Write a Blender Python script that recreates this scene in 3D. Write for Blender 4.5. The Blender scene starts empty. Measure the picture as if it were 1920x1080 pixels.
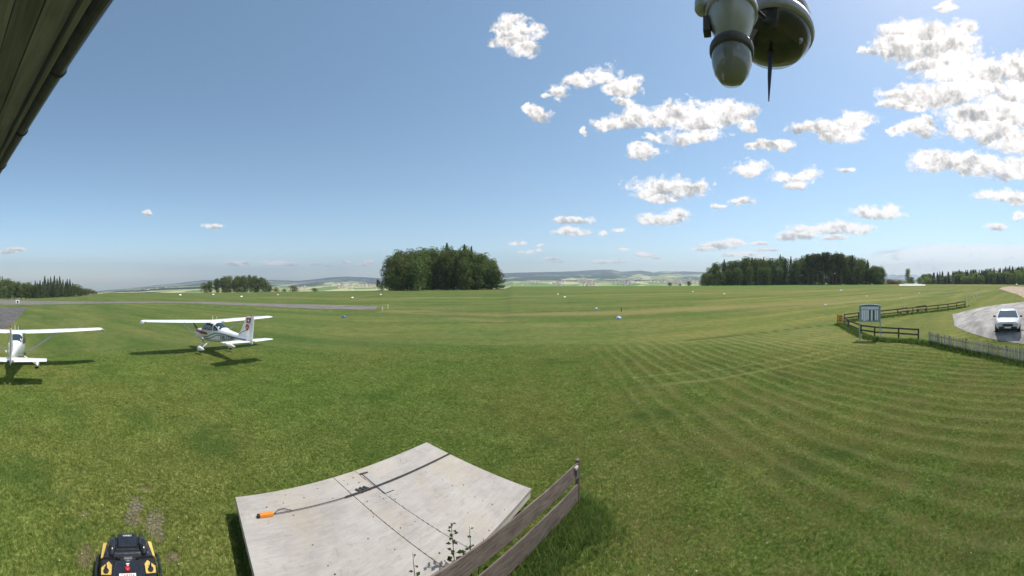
import bpy, bmesh, math, random
import numpy as np
from math import radians, sin, cos, tan, pi, atan2, hypot, sqrt
from mathutils import Vector, Matrix

scene = bpy.context.scene
root_col = scene.collection
R = random.Random(7)

# ------------------------------------------------------------------ camera
CAMZ = 5.0
FPX = 1920 / pi              # pixels (of the 1920 wide photo) per radian
Y0 = 530.0                   # photo row of the true horizon
cam = bpy.data.cameras.new("camera")
cam.type = 'PANO'
cam.panorama_type = 'CENTRAL_CYLINDRICAL'
cam.central_cylindrical_range_u_min = -pi / 2
cam.central_cylindrical_range_u_max = pi / 2
cam.central_cylindrical_range_v_min = -(1080 - Y0) / FPX
cam.central_cylindrical_range_v_max = Y0 / FPX
cam.central_cylindrical_radius = 1.0
cam.clip_start = 0.02
cam.clip_end = 90000
camo = bpy.data.objects.new("camera", cam)
root_col.objects.link(camo)
camo.location = (0, 0, CAMZ)
camo.rotation_euler = (radians(90), 0, 0)
scene.camera = camo

# ------------------------------------------------------------------ light
SUN_AZ, SUN_EL = 80.0, 60.0          # clockwise from the viewing direction (+Y), elevation
sdir = Vector((sin(radians(SUN_AZ)) * cos(radians(SUN_EL)), cos(radians(SUN_AZ)) * cos(radians(SUN_EL)), sin(radians(SUN_EL))))
sun = bpy.data.lights.new("sun", 'SUN')
sun.energy = 3.8
sun.angle = radians(0.55)
sun.color = (1.0, 0.94, 0.83)
suno = bpy.data.objects.new("sun", sun)
root_col.objects.link(suno)
suno.rotation_euler = sdir.to_track_quat('Z', 'Y').to_euler()
suno.location = (30, -20, 60)

world = bpy.data.worlds.new("World")
scene.world = world
world.use_nodes = True
wn = world.node_tree
wn.nodes.clear()
sky = wn.nodes.new('ShaderNodeTexSky')
sky.sky_type = 'NISHITA'
sky.sun_disc = False
sky.sun_elevation = radians(SUN_EL)
sky.sun_rotation = radians(SUN_AZ)
sky.altitude = 700
sky.air_density = 1.0
sky.dust_density = 1.0
sky.ozone_density = 1.0
hsv = wn.nodes.new('ShaderNodeHueSaturation')
hsv.inputs['Saturation'].default_value = 1.04
hsv.inputs['Hue'].default_value = 0.488
bg = wn.nodes.new('ShaderNodeBackground')
bg.inputs['Strength'].default_value = 0.122
out = wn.nodes.new('ShaderNodeOutputWorld')
wn.links.new(sky.outputs[0], hsv.inputs['Color'])
wn.links.new(hsv.outputs[0], bg.inputs['Color'])
wn.links.new(bg.outputs[0], out.inputs['Surface'])

scene.view_settings.view_transform = 'Standard'
scene.view_settings.look = 'None'
scene.view_settings.gamma = 1.0
scene.view_settings.exposure = 0.46
scene.view_settings.use_curve_mapping = False
scene.render.engine = 'CYCLES'
cy = scene.cycles
cy.use_denoising = True
cy.denoiser = 'OPENIMAGEDENOISE'
cy.max_bounces = 5
cy.diffuse_bounces = 3
cy.glossy_bounces = 3
cy.transmission_bounces = 4
cy.transparent_max_bounces = 8
cy.volume_bounces = 0
cy.use_adaptive_sampling = True
cy.adaptive_threshold = 0.015
cy.caustics_reflective = False
cy.caustics_refractive = False

# ------------------------------------------------------------------ helpers
def tag(o, label=None, cat=None, group=None, kind=None):
    if label: o['label'] = label
    if cat: o['category'] = cat
    if group: o['group'] = group
    if kind: o['kind'] = kind
    return o

def empty(name, loc=(0, 0, 0), rz=0.0, label=None, cat=None, group=None):
    o = bpy.data.objects.new(name, None)
    root_col.objects.link(o)
    o.location = loc
    o.rotation_euler = (0, 0, rz)
    o.empty_display_size = 0.2
    return tag(o, label, cat, group)

class MB:
    """collects shapes, links them as ONE mesh object"""
    def __init__(s):
        s.v = []; s.f = []
    def add(s, vs, fs):
        b = len(s.v)
        s.v += [tuple(p) for p in vs]
        s.f += [tuple(i + b for i in q) for q in fs]
        return s
    def box(s, c, d, rz=0.0, rot=None, taper=1.0):
        x, y, z = d[0] / 2, d[1] / 2, d[2] / 2
        M = rot if rot is not None else Matrix.Rotation(rz, 3, 'Z')
        vs = []
        for k in (-1, 1):
            t = 1.0 if k < 0 else taper
            for a, b in ((-1, -1), (1, -1), (1, 1), (-1, 1)):
                vs.append(Vector(c) + M @ Vector((a * x * t, b * y * t, k * z)))
        return s.add(vs, [(3, 2, 1, 0), (4, 5, 6, 7), (0, 1, 5, 4), (1, 2, 6, 5), (2, 3, 7, 6), (3, 0, 4, 7)])
    def beam(s, a, b, w, h, up=(0, 0, 1)):
        a = Vector(a); b = Vector(b); d = (b - a); L = d.length; d.normalize()
        u = Vector(up); sx = d.cross(u)
        if sx.length < 1e-4: sx = d.cross(Vector((1, 0, 0)))
        sx.normalize(); uz = sx.cross(d).normalized()
        vs = []
        for p in (a, b):
            for i, j in ((-1, -1), (1, -1), (1, 1), (-1, 1)):
                vs.append(p + sx * (i * w / 2) + uz * (j * h / 2))
        return s.add(vs, [(3, 2, 1, 0), (4, 5, 6, 7), (0, 1, 5, 4), (1, 2, 6, 5), (2, 3, 7, 6), (3, 0, 4, 7)])
    def tube(s, pts, rads, n=10, cap=True):
        pts = [Vector(p) for p in pts]
        if not hasattr(rads, '__len__'): rads = [rads] * len(pts)
        ref = None; rings = []
        for i, p in enumerate(pts):
            d = (pts[min(i + 1, len(pts) - 1)] - pts[max(i - 1, 0)]).normalized()
            if ref is None:
                ref = Vector((0, 0, 1)) if abs(d.z) < 0.9 else Vector((1, 0, 0))
            a = d.cross(ref).normalized(); b = a.cross(d).normalized(); ref = b
            rings.append([p + (a * cos(2 * pi * k / n) + b * sin(2 * pi * k / n)) * rads[i] for k in range(n)])
        vs = [q for r in rings for q in r]; fs = []
        for i in range(len(pts) - 1):
            for k in range(n):
                fs.append((i * n + k, i * n + (k + 1) % n, (i + 1) * n + (k + 1) % n, (i + 1) * n + k))
        if cap:
            fs.append(tuple(range(n - 1, -1, -1))); o = (len(pts) - 1) * n
            fs.append(tuple(o + k for k in range(n)))
        return s.add(vs, fs)
    def lathe(s, prof, c=(0, 0, 0), n=20, axis='Z'):
        vs = []; fs = []
        for r, z in prof:
            for k in range(n):
                a = 2 * pi * k / n
                p = (r * cos(a), r * sin(a), z)
                if axis == 'Y': p = (p[0], p[2], p[1])
                if axis == 'X': p = (p[2], p[0], p[1])
                vs.append((p[0] + c[0], p[1] + c[1], p[2] + c[2]))
        for i in range(len(prof) - 1):
            for k in range(n):
                fs.append((i * n + k, i * n + (k + 1) % n, (i + 1) * n + (k + 1) % n, (i + 1) * n + k))
        fs.append(tuple(range(n - 1, -1, -1))); o = (len(prof) - 1) * n
        fs.append(tuple(o + k for k in range(n)))
        return s.add(vs, fs)
    def loft(s, rings, cap=True, closed=True):
        n = len(rings[0]); vs = [p for r in rings for p in r]; fs = []
        m = n if closed else n - 1
        for i in range(len(rings) - 1):
            for k in range(m):
                fs.append((i * n + k, i * n + (k + 1) % n, (i + 1) * n + (k + 1) % n, (i + 1) * n + k))
        if cap and closed:
            fs.append(tuple(range(n - 1, -1, -1))); o = (len(rings) - 1) * n
            fs.append(tuple(o + k for k in range(n)))
        return s.add(vs, fs)
    def prism(s, poly, z0, z1):
        n = len(poly)
        vs = [(x, y, z0) for x, y in poly] + [(x, y, z1) for x, y in poly]
        fs = [tuple(range(n - 1, -1, -1)), tuple(range(n, 2 * n))]
        fs += [(k, (k + 1) % n, n + (k + 1) % n, n + k) for k in range(n)]
        return s.add(vs, fs)
    def mesh(s, name, smooth=False):
        me = bpy.data.meshes.new(name)
        me.from_pydata(s.v, [], s.f)
        bm = bmesh.new(); bm.from_mesh(me)
        bmesh.ops.recalc_face_normals(bm, faces=bm.faces)
        bm.to_mesh(me); bm.free()
        if smooth:
            me.polygons.foreach_set('use_smooth', [True] * len(me.polygons))
        me.update()
        return me
    def build(s, name, mat, parent=None, smooth=False, bevel=0.0, loc=None, autosmooth=None):
        me = s.mesh(name, smooth)
        if mat: me.materials.append(mat)
        o = bpy.data.objects.new(name, me)
        root_col.objects.link(o)
        if parent is not None: o.parent = parent
        if loc is not None: o.location = loc
        if bevel > 0:
            b = o.modifiers.new('bevel', 'BEVEL'); b.width = bevel; b.segments = 2
            b.limit_method = 'ANGLE'; b.angle_limit = radians(40)
        if autosmooth:
            me.polygons.foreach_set('use_smooth', [True] * len(me.polygons))
            e = o.modifiers.new('split', 'EDGE_SPLIT'); e.split_angle = radians(autosmooth)
        return o

def fast_mesh(name, V, F, smooth=False):
    """numpy verts (n,3), faces (m,4) or (m,3)"""
    me = bpy.data.meshes.new(name)
    F = np.asarray(F, dtype=np.int32); k = F.shape[1]
    me.vertices.add(len(V)); me.vertices.foreach_set('co', np.asarray(V, dtype=np.float32).ravel())
    me.loops.add(F.size); me.loops.foreach_set('vertex_index', F.ravel())
    me.polygons.add(len(F)); me.polygons.foreach_set('loop_start', np.arange(0, F.size, k, dtype=np.int32))
    me.update(calc_edges=True)
    if smooth: me.polygons.foreach_set('use_smooth', [True] * len(F))
    me.validate()
    return me

def link(name, me, mat=None, parent=None, loc=None):
    if mat is not None and not me.materials: me.materials.append(mat)
    o = bpy.data.objects.new(name, me)
    root_col.objects.link(o)
    if parent is not None: o.parent = parent
    if loc is not None: o.location = loc
    return o

def fattr(me, name, arr):
    a = me.attributes.new(name, 'FLOAT', 'POINT')
    a.data.foreach_set('value', np.asarray(arr, dtype=np.float32).ravel())

def sstep(a, b, x):
    t = np.clip((x - a) / (b - a), 0, 1)
    return t * t * (3 - 2 * t)

# numpy value noise --------------------------------------------------
def _h(i, j, k, s):
    n = (i.astype(np.int64) * 374761393 + j.astype(np.int64) * 668265263 + k.astype(np.int64) * 2147483647 + s * 1274126177) & 0xffffffff
    n = ((n ^ (n >> 13)) * 1274126177) & 0xffffffff
    n = ((n ^ (n >> 16)) * 2246822519) & 0xffffffff
    return ((n ^ (n >> 15)) & 0xffffff) / float(0xffffff)
def vnoise(x, y, z=None, s=0):
    x = np.asarray(x, float); y = np.asarray(y, float)
    z = np.zeros_like(x) if z is None else np.asarray(z, float)
    i = np.floor(x); j = np.floor(y); k = np.floor(z)
    u = x - i; v = y - j; w = z - k
    u = u * u * (3 - 2 * u); v = v * v * (3 - 2 * v); w = w * w * (3 - 2 * w)
    r = 0
    for a in (0, 1):
        for b in (0, 1):
            for c in (0, 1):
                r = r + _h(i + a, j + b, k + c, s) * (u if a else 1 - u) * (v if b else 1 - v) * (w if c else 1 - w)
    return r
def fbm(x, y, z=None, o=4, s=0, g=0.5):
    r = 0; a = 1; t = 0; f = 1
    for q in range(o):
        r = r + a * vnoise(np.asarray(x) * f, np.asarray(y) * f, None if z is None else np.asarray(z) * f, s + q * 17)
        t += a; a *= g; f *= 2.03
    return r / t            # 0..1

# ------------------------------------------------------------------ materials
def new_mat(name):
    m = bpy.data.materials.new(name); m.use_nodes = True
    nt = m.node_tree; nt.nodes.clear()
    o = nt.nodes.new('ShaderNodeOutputMaterial')
    return m, nt, o
class NT:
    def __init__(s, nt): s.nt = nt
    def n(s, t, **kw):
        nd = s.nt.nodes.new(t)
        for k, v in kw.items(): setattr(nd, k, v)
        return nd
    def l(s, a, b): s.nt.links.new(a, b)
    def put(s, nd, i, v):
        if hasattr(v, 'is_output') or isinstance(v, bpy.types.NodeSocket): s.l(v, nd.inputs[i])
        else: nd.inputs[i].default_value = v
    def math(s, op, a, b=0.0, c=None, clamp=False):
        nd = s.n('ShaderNodeMath', operation=op); nd.use_clamp = clamp
        s.put(nd, 0, a); s.put(nd, 1, b)
        if c is not None: s.put(nd, 2, c)
        return nd.outputs[0]
    def noise(s, vec, scale, detail=4, rough=0.55, dist=0.0):
        nd = s.n('ShaderNodeTexNoise')
        if vec is not None: s.l(vec, nd.inputs['Vector'])
        nd.inputs['Scale'].default_value = scale; nd.inputs['Detail'].default_value = detail
        nd.inputs['Roughness'].default_value = rough; nd.inputs['Distortion'].default_value = dist
        return nd.outputs['Fac']
    def mapping(s, vec, scale=(1, 1, 1), rot=(0, 0, 0), loc=(0, 0, 0)):
        nd = s.n('ShaderNodeMapping'); s.l(vec, nd.inputs['Vector'])
        nd.inputs['Scale'].default_value = scale; nd.inputs['Rotation'].default_value = rot
        nd.inputs['Location'].default_value = loc
        return nd.outputs[0]
    def ramp(s, fac, stops, interp='LINEAR'):
        nd = s.n('ShaderNodeValToRGB'); s.put(nd, 0, fac)
        cr = nd.color_ramp; cr.interpolation = interp
        while len(cr.elements) < len(stops): cr.elements.new(0.5)
        for e, (p, c) in zip(cr.elements, stops):
            e.position = p; e.color = (c[0], c[1], c[2], 1) if hasattr(c, '__len__') else (c, c, c, 1)
        return nd.outputs[0]
    def mix(s, fac, a, b, mode='MIX'):
        nd = s.n('ShaderNodeMix', data_type='RGBA', blend_type=mode)
        s.put(nd, 0, fac)
        for i, v in ((6, a), (7, b)):
            if isinstance(v, (tuple, list)): nd.inputs[i].default_value = (v[0], v[1], v[2], 1)
            else: s.l(v, nd.inputs[i])
        return nd.outputs[2]
    def attr(s, name): return s.n('ShaderNodeAttribute', attribute_name=name).outputs['Fac']
    def coord(s, k='Object'): return s.n('ShaderNodeTexCoord').outputs[k]
    def pos(s): return s.n('ShaderNodeNewGeometry').outputs['Position']
    def bump(s, h, strength=0.4, dist=0.02):
        nd = s.n('ShaderNodeBump'); s.l(h, nd.inputs['Height'])
        nd.inputs['Strength'].default_value = strength; nd.inputs['Distance'].default_value = dist
        return nd.outputs[0]
    def princ(s, out, col, rough=0.8, metal=0.0, normal=None, spec=0.4, coat=0.0):
        p = s.n('ShaderNodeBsdfPrincipled')
        if isinstance(col, (tuple, list)): p.inputs['Base Color'].default_value = (col[0], col[1], col[2], 1)
        else: s.l(col, p.inputs['Base Color'])
        s.put(p, 'Roughness', rough); s.put(p, 'Metallic', metal)
        p.inputs['Specular IOR Level'].default_value = spec
        p.inputs['Coat Weight'].default_value = coat
        if normal is not None: s.l(normal, p.inputs['Normal'])
        s.l(p.outputs[0], out.inputs['Surface'])
        return p

def simple(name, col, rough=0.6, metal=0.0, var=0.18, scale=6.0, bump=0.0, coat=0.0, spec=0.4, dirt=None, dirt_amt=0.3):
    m, nt, o = new_mat(name); t = NT(nt)
    c = t.coord('Object')
    n = t.noise(c, scale, 5, 0.6)
    a = tuple(max(0, v * (1 - var)) for v in col); b = tuple(min(1, v * (1 + var)) for v in col)
    k = t.ramp(n, [(0.3, a), (0.7, b)])
    if dirt:
        d = t.noise(c, scale * 0.37, 6, 0.7)
        k = t.mix(t.math('MULTIPLY', t.ramp(d, [(0.5, 0.0), (0.75, 1.0)]), dirt_amt), k, dirt)
    nr = t.bump(t.noise(c, scale * 6, 4), 0.5, bump) if bump > 0 else None
    r = t.math('ADD', t.math('MULTIPLY', n, 0.2), rough - 0.1)
    t.princ(o, k, r, metal, nr, spec, coat)
    return m

def wood_mat(name, a, b, rough=0.85, scale=1.0, axis=0):
    m, nt, o = new_mat(name); t = NT(nt)
    c = t.coord('Object')
    sc = [9.0, 9.0, 9.0]; sc[axis] = 0.7
    v = t.mapping(c, tuple(q * scale for q in sc))
    n = t.noise(v, 3.0, 6, 0.65, 0.6)
    n2 = t.noise(c, 2.3, 3, 0.6)
    k = t.ramp(n, [(0.28, a), (0.5, tuple((x + y) / 2 for x, y in zip(a, b))), (0.72, b)])
    k = t.mix(t.math('MULTIPLY', t.ramp(n2, [(0.45, 0.0), (0.8, 1.0)]), 0.5), k, tuple(q * 0.55 for q in a))
    hv = t.n('ShaderNodeHueSaturation'); t.l(k, hv.inputs['Color']); t.l(t.math('ADD', t.math('MULTIPLY', t.n('ShaderNodeObjectInfo').outputs['Random'], .6), .7), hv.inputs['Value']); k = hv.outputs[0]
    t.princ(o, k, rough, 0, t.bump(n, 0.6, 0.004), 0.25)
    return m

def leaf_mat(name, dark, light, hue=0.0, trans=0.35):
    m, nt, o = new_mat(name); t = NT(nt)
    c = t.coord('Object')
    n = t.noise(c, 0.42, 2, 0.5)
    n2 = t.noise(c, 2.2, 3, 0.7)
    info = t.n('ShaderNodeObjectInfo').outputs['Random']
    k = t.ramp(t.math('ADD', t.math('MULTIPLY', n, 0.6), t.math('MULTIPLY', n2, 0.4)), [(0.40, dark), (0.60, light)])
    h = t.n('ShaderNodeHueSaturation'); t.l(k, h.inputs['Color'])
    t.l(t.math('ADD', t.math('MULTIPLY', info, 0.5), 0.75), h.inputs['Value'])
    t.l(t.math('ADD', t.math('MULTIPLY', info, 0.035), 0.48), h.inputs['Hue'])
    d = t.n('ShaderNodeBsdfDiffuse'); t.l(h.outputs[0], d.inputs['Color'])
    tr = t.n('ShaderNodeBsdfTranslucent')
    k2 = t.mix(1.0, h.outputs[0], (0.9, 1.0, 0.45), 'MULTIPLY'); t.l(k2, tr.inputs['Color'])
    mx = t.n('ShaderNodeMixShader'); mx.inputs[0].default_value = trans
    t.l(d.outputs[0], mx.inputs[1]); t.l(tr.outputs[0], mx.inputs[2])
    t.l(mx.outputs[0], o.inputs['Surface'])
    return m

def mow_stripes(t, c, col, lo=(0.045, 0.07, 0.018), hi=(0.29, 0.31, 0.125)):
    # mowing rows along Y with a 1.45 m pitch, on the part of the lawn right of the cover
    s0 = t.n('ShaderNodeSeparateXYZ'); t.l(c, s0.inputs[0])
    def ramp1(v, a, b): 
        nd = t.n('ShaderNodeMapRange'); nd.interpolation_type = 'SMOOTHSTEP'; t.l(v, nd.inputs[0]); nd.inputs[1].default_value = a; nd.inputs[2].default_value = b
        return nd.outputs[0]
    mk = t.math('MULTIPLY', ramp1(s0.outputs[0], 2.5, 8.0), t.math('SUBTRACT', 1.0, ramp1(s0.outputs[1], 21.0, 27.0)))
    mk = t.math('MULTIPLY', mk, t.math('SUBTRACT', 1.0, ramp1(s0.outputs[0], 20.0, 45.0)))
    mk = t.math('MULTIPLY', mk, t.math('ADD', t.math('MULTIPLY', t.ramp(t.noise(c, .3, 3), [(0.3, 0.0), (0.65, 1.0)]), 0.6), 0.4))
    sx = t.n('ShaderNodeSeparateXYZ'); t.l(t.mapping(c, (1, 1, 1), (0, 0, radians(4))), sx.inputs[0])
    wob = t.math('MULTIPLY', t.noise(c, 0.25, 4), 1.0)
    ph = t.math('MULTIPLY', t.math('ADD', sx.outputs[0], wob), 2 * pi / 0.92)
    w = t.math('POWER', t.math('MULTIPLY_ADD', t.math('SINE', ph), 0.5, 0.5), 3.0)
    w2 = t.math('POWER', t.math('MULTIPLY_ADD', t.math('SINE', t.math('ADD', ph, 2.2)), 0.5, 0.5), 2.0)
    col = t.mix(t.math('MULTIPLY', t.math('MULTIPLY', w, mk), 0.30), col, hi)
    col = t.mix(t.math('MULTIPLY', t.math('MULTIPLY', w2, mk), 0.16), col, lo)
    # pale wheel trail crossing the rows
    for off, wd_ in ((0.0, .22), (1.5, .14)):
        d = t.math('ABSOLUTE', t.math('ADD', t.math('ADD', s0.outputs[1], t.math('MULTIPLY', s0.outputs[0], .21)), t.math('ADD', t.math('MULTIPLY', t.noise(c, .35, 2), 1.0), -16.3 - off)))
        tr = t.math('MULTIPLY', t.math('SUBTRACT', 1.0, ramp1(d, wd_ * .3, wd_)), t.math('MULTIPLY', ramp1(s0.outputs[0], 5.0, 8.0), t.math('SUBTRACT', 1.0, ramp1(s0.outputs[0], 17.0, 24.0))))
        col = t.mix(t.math('MULTIPLY', tr, .32), col, hi)
    return col

# ------------------------------------------------------------------ terrain
CR_U  = [-200, 0, 60, 145, 200, 385, 480, 560, 715, 945, 960, 1320, 1500, 1650, 1720, 1850, 1920, 2100]
CR_Y  = [560, 560, 560, 556, 549.5, 548.5, 548, 546.5, 544.5, 541.5, 537, 535.5, 534, 533, 533, 533, 534, 534]
CR_D  = [330, 330, 330, 335, 360, 400, 390, 330, 215, 225, 260, 285, 292, 300, 400, 460, 460, 460]
def to_u(x, y): return 960 + np.arctan2(x, y) * FPX
def terrain(x, y):
    x = np.asarray(x, float); y = np.asarray(y, float)
    D = np.hypot(x, y); u = np.clip(to_u(x, y), -200, 2100)
    Dc = np.interp(u, CR_U, CR_D); yc = np.interp(u, CR_U, CR_Y)
    zc = CAMZ - (yc - Y0) / FPX * Dc
    left = 1 - sstep(560, 900, u)
    drop = np.interp(D, [0, 16, 20, 24, 26, 34], [0, 0, -.12, -.20, -.26, -.62])
    edge_l = 1 - sstep(110, 280, u)
    drop = drop * (1 - edge_l) + edge_l * np.interp(D, [0, 15, 18, 20, 22, 26, 34], [0, 0, -.09, -.26, -.45, -.62, -.9])
    z34b = zc * (34 - 15) / (Dc - 15)
    z34r = np.interp(u, [1500, 1700, 1790, 1850, 1920], [0, .15, .7, 1.80, 1.95])
    rt = sstep(1500, 1700, u)
    base = np.interp(D, [0, 15, 34], [0, 0, 1]) * z34b
    right = sstep(21.5, 30, D) * z34r
    near = left * drop + (1 - left) * (rt * right + (1 - rt) * base)
    z34 = left * (-.62 - .28 * edge_l) + (1 - left) * (rt * z34r + (1 - rt) * z34b)
    f = np.clip((D - 34) / (Dc - 34), 0, 1)
    far = z34 + (zc - z34) * f
    z = np.where(D < 34, near, far)
    z = z - np.clip(D - Dc, 0, None) * 0.055
    # little undulation of the field
    z = z + (fbm(x / 23.0, y / 23.0, o=3, s=3) - .5) * np.interp(D, [0, 25, 60, 150], [0.03, .05, .12, .2]) * np.clip((Dc - D) / 40, 0, 1)
    return z
def gz(x, y): return float(terrain(np.array([x]), np.array([y]))[0])
_t = np.concatenate([np.arange(3, 60, .02), np.arange(60, 520, .1)])
def G(u, v, h=0.0):
    """ground point seen at photo pixel (u, v); h: height above the ground to hit"""
    a = (u - 960) / FPX; t = (v - Y0) / FPX
    x = np.sin(a) * _t; y = np.cos(a) * _t
    ray = CAMZ - t * _t
    d = ray - (terrain(x, y) + h)
    i = np.argmax(d <= 0) if (d <= 0).any() else len(_t) - 1
    return Vector((x[i], y[i], float(terrain(x[i:i+1], y[i:i+1])[0])))
def P(u, D, z=None):
    a = (u - 960) / FPX; x, y = sin(a) * D, cos(a) * D
    return Vector((x, y, gz(x, y) if z is None else z))
def ztop(v, D): return CAMZ - (v - Y0) / FPX * D

# polar ground sheet
az = np.radians(np.concatenate([np.arange(-96, 96, 0.3), np.arange(96, 264, 3.0)]))
rr = np.concatenate([[0.4, 1, 2, 3], np.arange(4, 30, 0.16), np.geomspace(30, 860, 130)])
A, RR = np.meshgrid(az, rr)
GX = RR * np.sin(A); GY = RR * np.cos(A); GZ = terrain(GX, GY)
na = len(az); nr = len(rr)
V = np.stack([GX.ravel(), GY.ravel(), GZ.ravel()], 1)
ii, jj = np.meshgrid(np.arange(nr - 1), np.arange(na), indexing='ij')
j2 = (jj + 1) % na
F = np.stack([(ii * na + jj).ravel(), (ii * na + j2).ravel(), ((ii + 1) * na + j2).ravel(), ((ii + 1) * na + jj).ravel()], 1)
F = F[:, ::-1]
gme = fast_mesh('ground', V, F, True)
# dirt patches, dry strips, mowing zone, lush zone (albedo only)
def blob(x, y, cx, cy, rx, ry, ang=0, s=0):
    dx = x - cx; dy = y - cy; c, q = cos(ang), sin(ang)
    a = (dx * c + dy * q) / rx; b = (-dx * q + dy * c) / ry
    d = np.sqrt(a * a + b * b) + (fbm(x * 2.5, y * 2.5, o=3, s=s) - .5) * 1.1
    return 1 - sstep(0.55, 1.1, d)
DIRT = [(155, 965, 22, 14), (165, 935, 12, 5), (250, 960, 26, 34), (290, 975, 22, 30), (325, 1045, 18, 16), (165, 1050, 24, 30), (215, 1035, 18, 20), (275, 918, 18, 6),
        (1185, 818, 24, 8), (1120, 893, 26, 9), (1095, 920, 16, 6), (1150, 868, 40, 8), (1440, 905, 40, 6), (300, 1010, 20, 20)]
def dirt_field(x, y):
    r = np.zeros_like(x)
    for u, v, ru, rv in DIRT:
        p = G(u, v); D = hypot(p.x, p.y)
        rx = ru / FPX * D; ry = rv * D * D / (CAMZ * FPX)
        a = atan2(p.x, p.y)
        r = np.maximum(r, blob(x, y, p.x, p.y, rx, ry, -a, s=int(u)) * (.45 if u > 1000 else 1.0))
    return r
dx = V[:, 0]; dy = V[:, 1]; DD = np.hypot(dx, dy); UU = to_u(dx, dy)
VV = Y0 + FPX * (CAMZ - V[:, 2]) / DD
sel = (DD < 25) & (dy > -1)
dirt = np.zeros(len(V)); dirt[sel] = dirt_field(dx[sel], dy[sel])
fattr(gme, 'dirt', dirt)
# worn / dry strips out on the airfield (long bands lying across the view)
line = lambda pts: (lambda P_: P_)([G(a, b) for a, b in pts])
def strip_field(pts, w):
    q = [G(a, b) for a, b in pts]; d = np.full(len(V), 1e9)
    for a, b in zip(q[:-1], q[1:]):
        ab = np.array([b.x - a.x, b.y - a.y]); L2 = (ab ** 2).sum()
        t = np.clip(((dx - a.x) * ab[0] + (dy - a.y) * ab[1]) / L2, 0, 1)
        d = np.minimum(d, np.hypot(dx - a.x - t * ab[0], dy - a.y - t * ab[1]))
    d = d * (1 + (fbm(dx * .25, dy * .25, o=3, s=9) - .5) * 1.6)
    return 1 - sstep(w * .35, w, d)
dry = np.maximum.reduce([
    strip_field([(735, 583), (860, 588), (960, 590), (1080, 588), (1200, 584), (1320, 578), (1500, 570), (1640, 562)], 3.0) * .85,
    strip_field([(850, 597), (960, 602)], 1.3) * .6, strip_field([(1010, 610), (1110, 612)], 1.0) * .5,
    strip_field([(480, 557), (720, 560), (760, 561)], 7) * .45,
    strip_field([(1300, 582), (1420, 574), (1560, 563), (1700, 552), (1860, 541)], 2.0) * .8,
    strip_field([(1100, 590), (1240, 586), (1420, 578), (1540, 574)], 1.6) * .5])
fattr(gme, 'dry', dry)
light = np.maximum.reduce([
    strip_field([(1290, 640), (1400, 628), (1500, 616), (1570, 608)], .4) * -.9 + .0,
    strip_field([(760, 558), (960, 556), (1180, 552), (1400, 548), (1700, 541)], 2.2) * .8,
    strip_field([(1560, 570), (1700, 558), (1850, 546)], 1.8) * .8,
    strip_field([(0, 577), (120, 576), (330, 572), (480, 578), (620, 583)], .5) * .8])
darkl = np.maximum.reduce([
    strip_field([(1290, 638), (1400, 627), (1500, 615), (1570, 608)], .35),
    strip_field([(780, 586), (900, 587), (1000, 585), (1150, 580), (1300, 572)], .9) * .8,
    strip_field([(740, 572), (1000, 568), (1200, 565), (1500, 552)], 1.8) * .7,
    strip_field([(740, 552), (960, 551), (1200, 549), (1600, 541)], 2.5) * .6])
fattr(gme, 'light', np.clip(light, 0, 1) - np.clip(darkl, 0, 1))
mow = sstep(3, 9, dx + (dy - 14) * .1) * (1 - sstep(21, 27, dy + (dx - 14) * .05)) * (1 - sstep(40, 60, dx)) * sstep(-6, -2, dy)
mow = mow * (1 - sstep(20.2, 21.5, dx - np.clip(dy, 0, 99) * 0.0) * 0)
fattr(gme, 'mow', mow)
warm = sstep(900, 1500, UU)
fattr(gme, 'warm', warm)
# a crop strip just below the crest in the middle of the view
fattr(gme, 'crop', sstep(945, 962, UU) * (1 - sstep(1300, 1330, UU)) * sstep(543.5, 541.5, VV) if False else
      sstep(880, 1010, UU) * (1 - sstep(1600, 1700, UU)) * (1 - sstep(539.5, 541.5, VV)) * (DD > 60))

m, nt, o = new_mat('grass_ground'); t = NT(nt)
c = t.pos()
n1 = t.noise(c, 0.09, 5, 0.6); n2 = t.noise(c, 1.1, 5, 0.65); n3 = t.noise(c, 9.0, 4, 0.7); n4 = t.noise(c, 45.0, 3, 0.75)
strp = t.noise(t.mapping(c, (0.012, 0.22, 1), (0, 0, radians(-4))), 1.0, 4, 0.6)
g = t.math('ADD', t.math('MULTIPLY', n3, 0.42), t.math('ADD', t.math('MULTIPLY', n2, 0.28), t.math('MULTIPLY', n4, 0.42)))
col = t.ramp(g, [(0.36, (0.032, 0.046, 0.011)), (0.52, (0.082, 0.112, 0.029)), (0.68, (0.155, 0.18, 0.062))])
big = t.ramp(n1, [(0.35, (0.80, 0.95, 0.75)), (0.65, (1.15, 1.05, 1.05))])
col = t.mix(1.0, col, big, 'MULTIPLY')
stc = t.ramp(strp, [(0.36, (0.72, 0.85, 0.72)), (0.5, (1.0, 1.0, 1.0)), (0.66, (1.32, 1.18, 1.22))])
col = t.mix(1.0, col, stc, 'MULTIPLY')
wm = t.mix(t.attr('warm'), (1.0, 1.0, 1.0), (1.3, 1.12, 1.05))
col = t.mix(1.0, col, wm, 'MULTIPLY')
col = mow_stripes(t, c, col)
col = t.mix(t.math('MULTIPLY', t.attr('dry'), t.math('ADD', t.math('MULTIPLY', n2, .8), .25)), col, (0.235, 0.185, 0.085))
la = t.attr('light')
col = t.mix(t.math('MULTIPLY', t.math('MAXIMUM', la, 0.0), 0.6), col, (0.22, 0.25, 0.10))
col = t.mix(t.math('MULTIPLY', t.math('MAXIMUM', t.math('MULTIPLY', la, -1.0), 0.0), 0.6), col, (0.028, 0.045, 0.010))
col = t.mix(t.math('MULTIPLY', t.attr('crop'), 0.75), col, (0.085, 0.15, 0.03))
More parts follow.
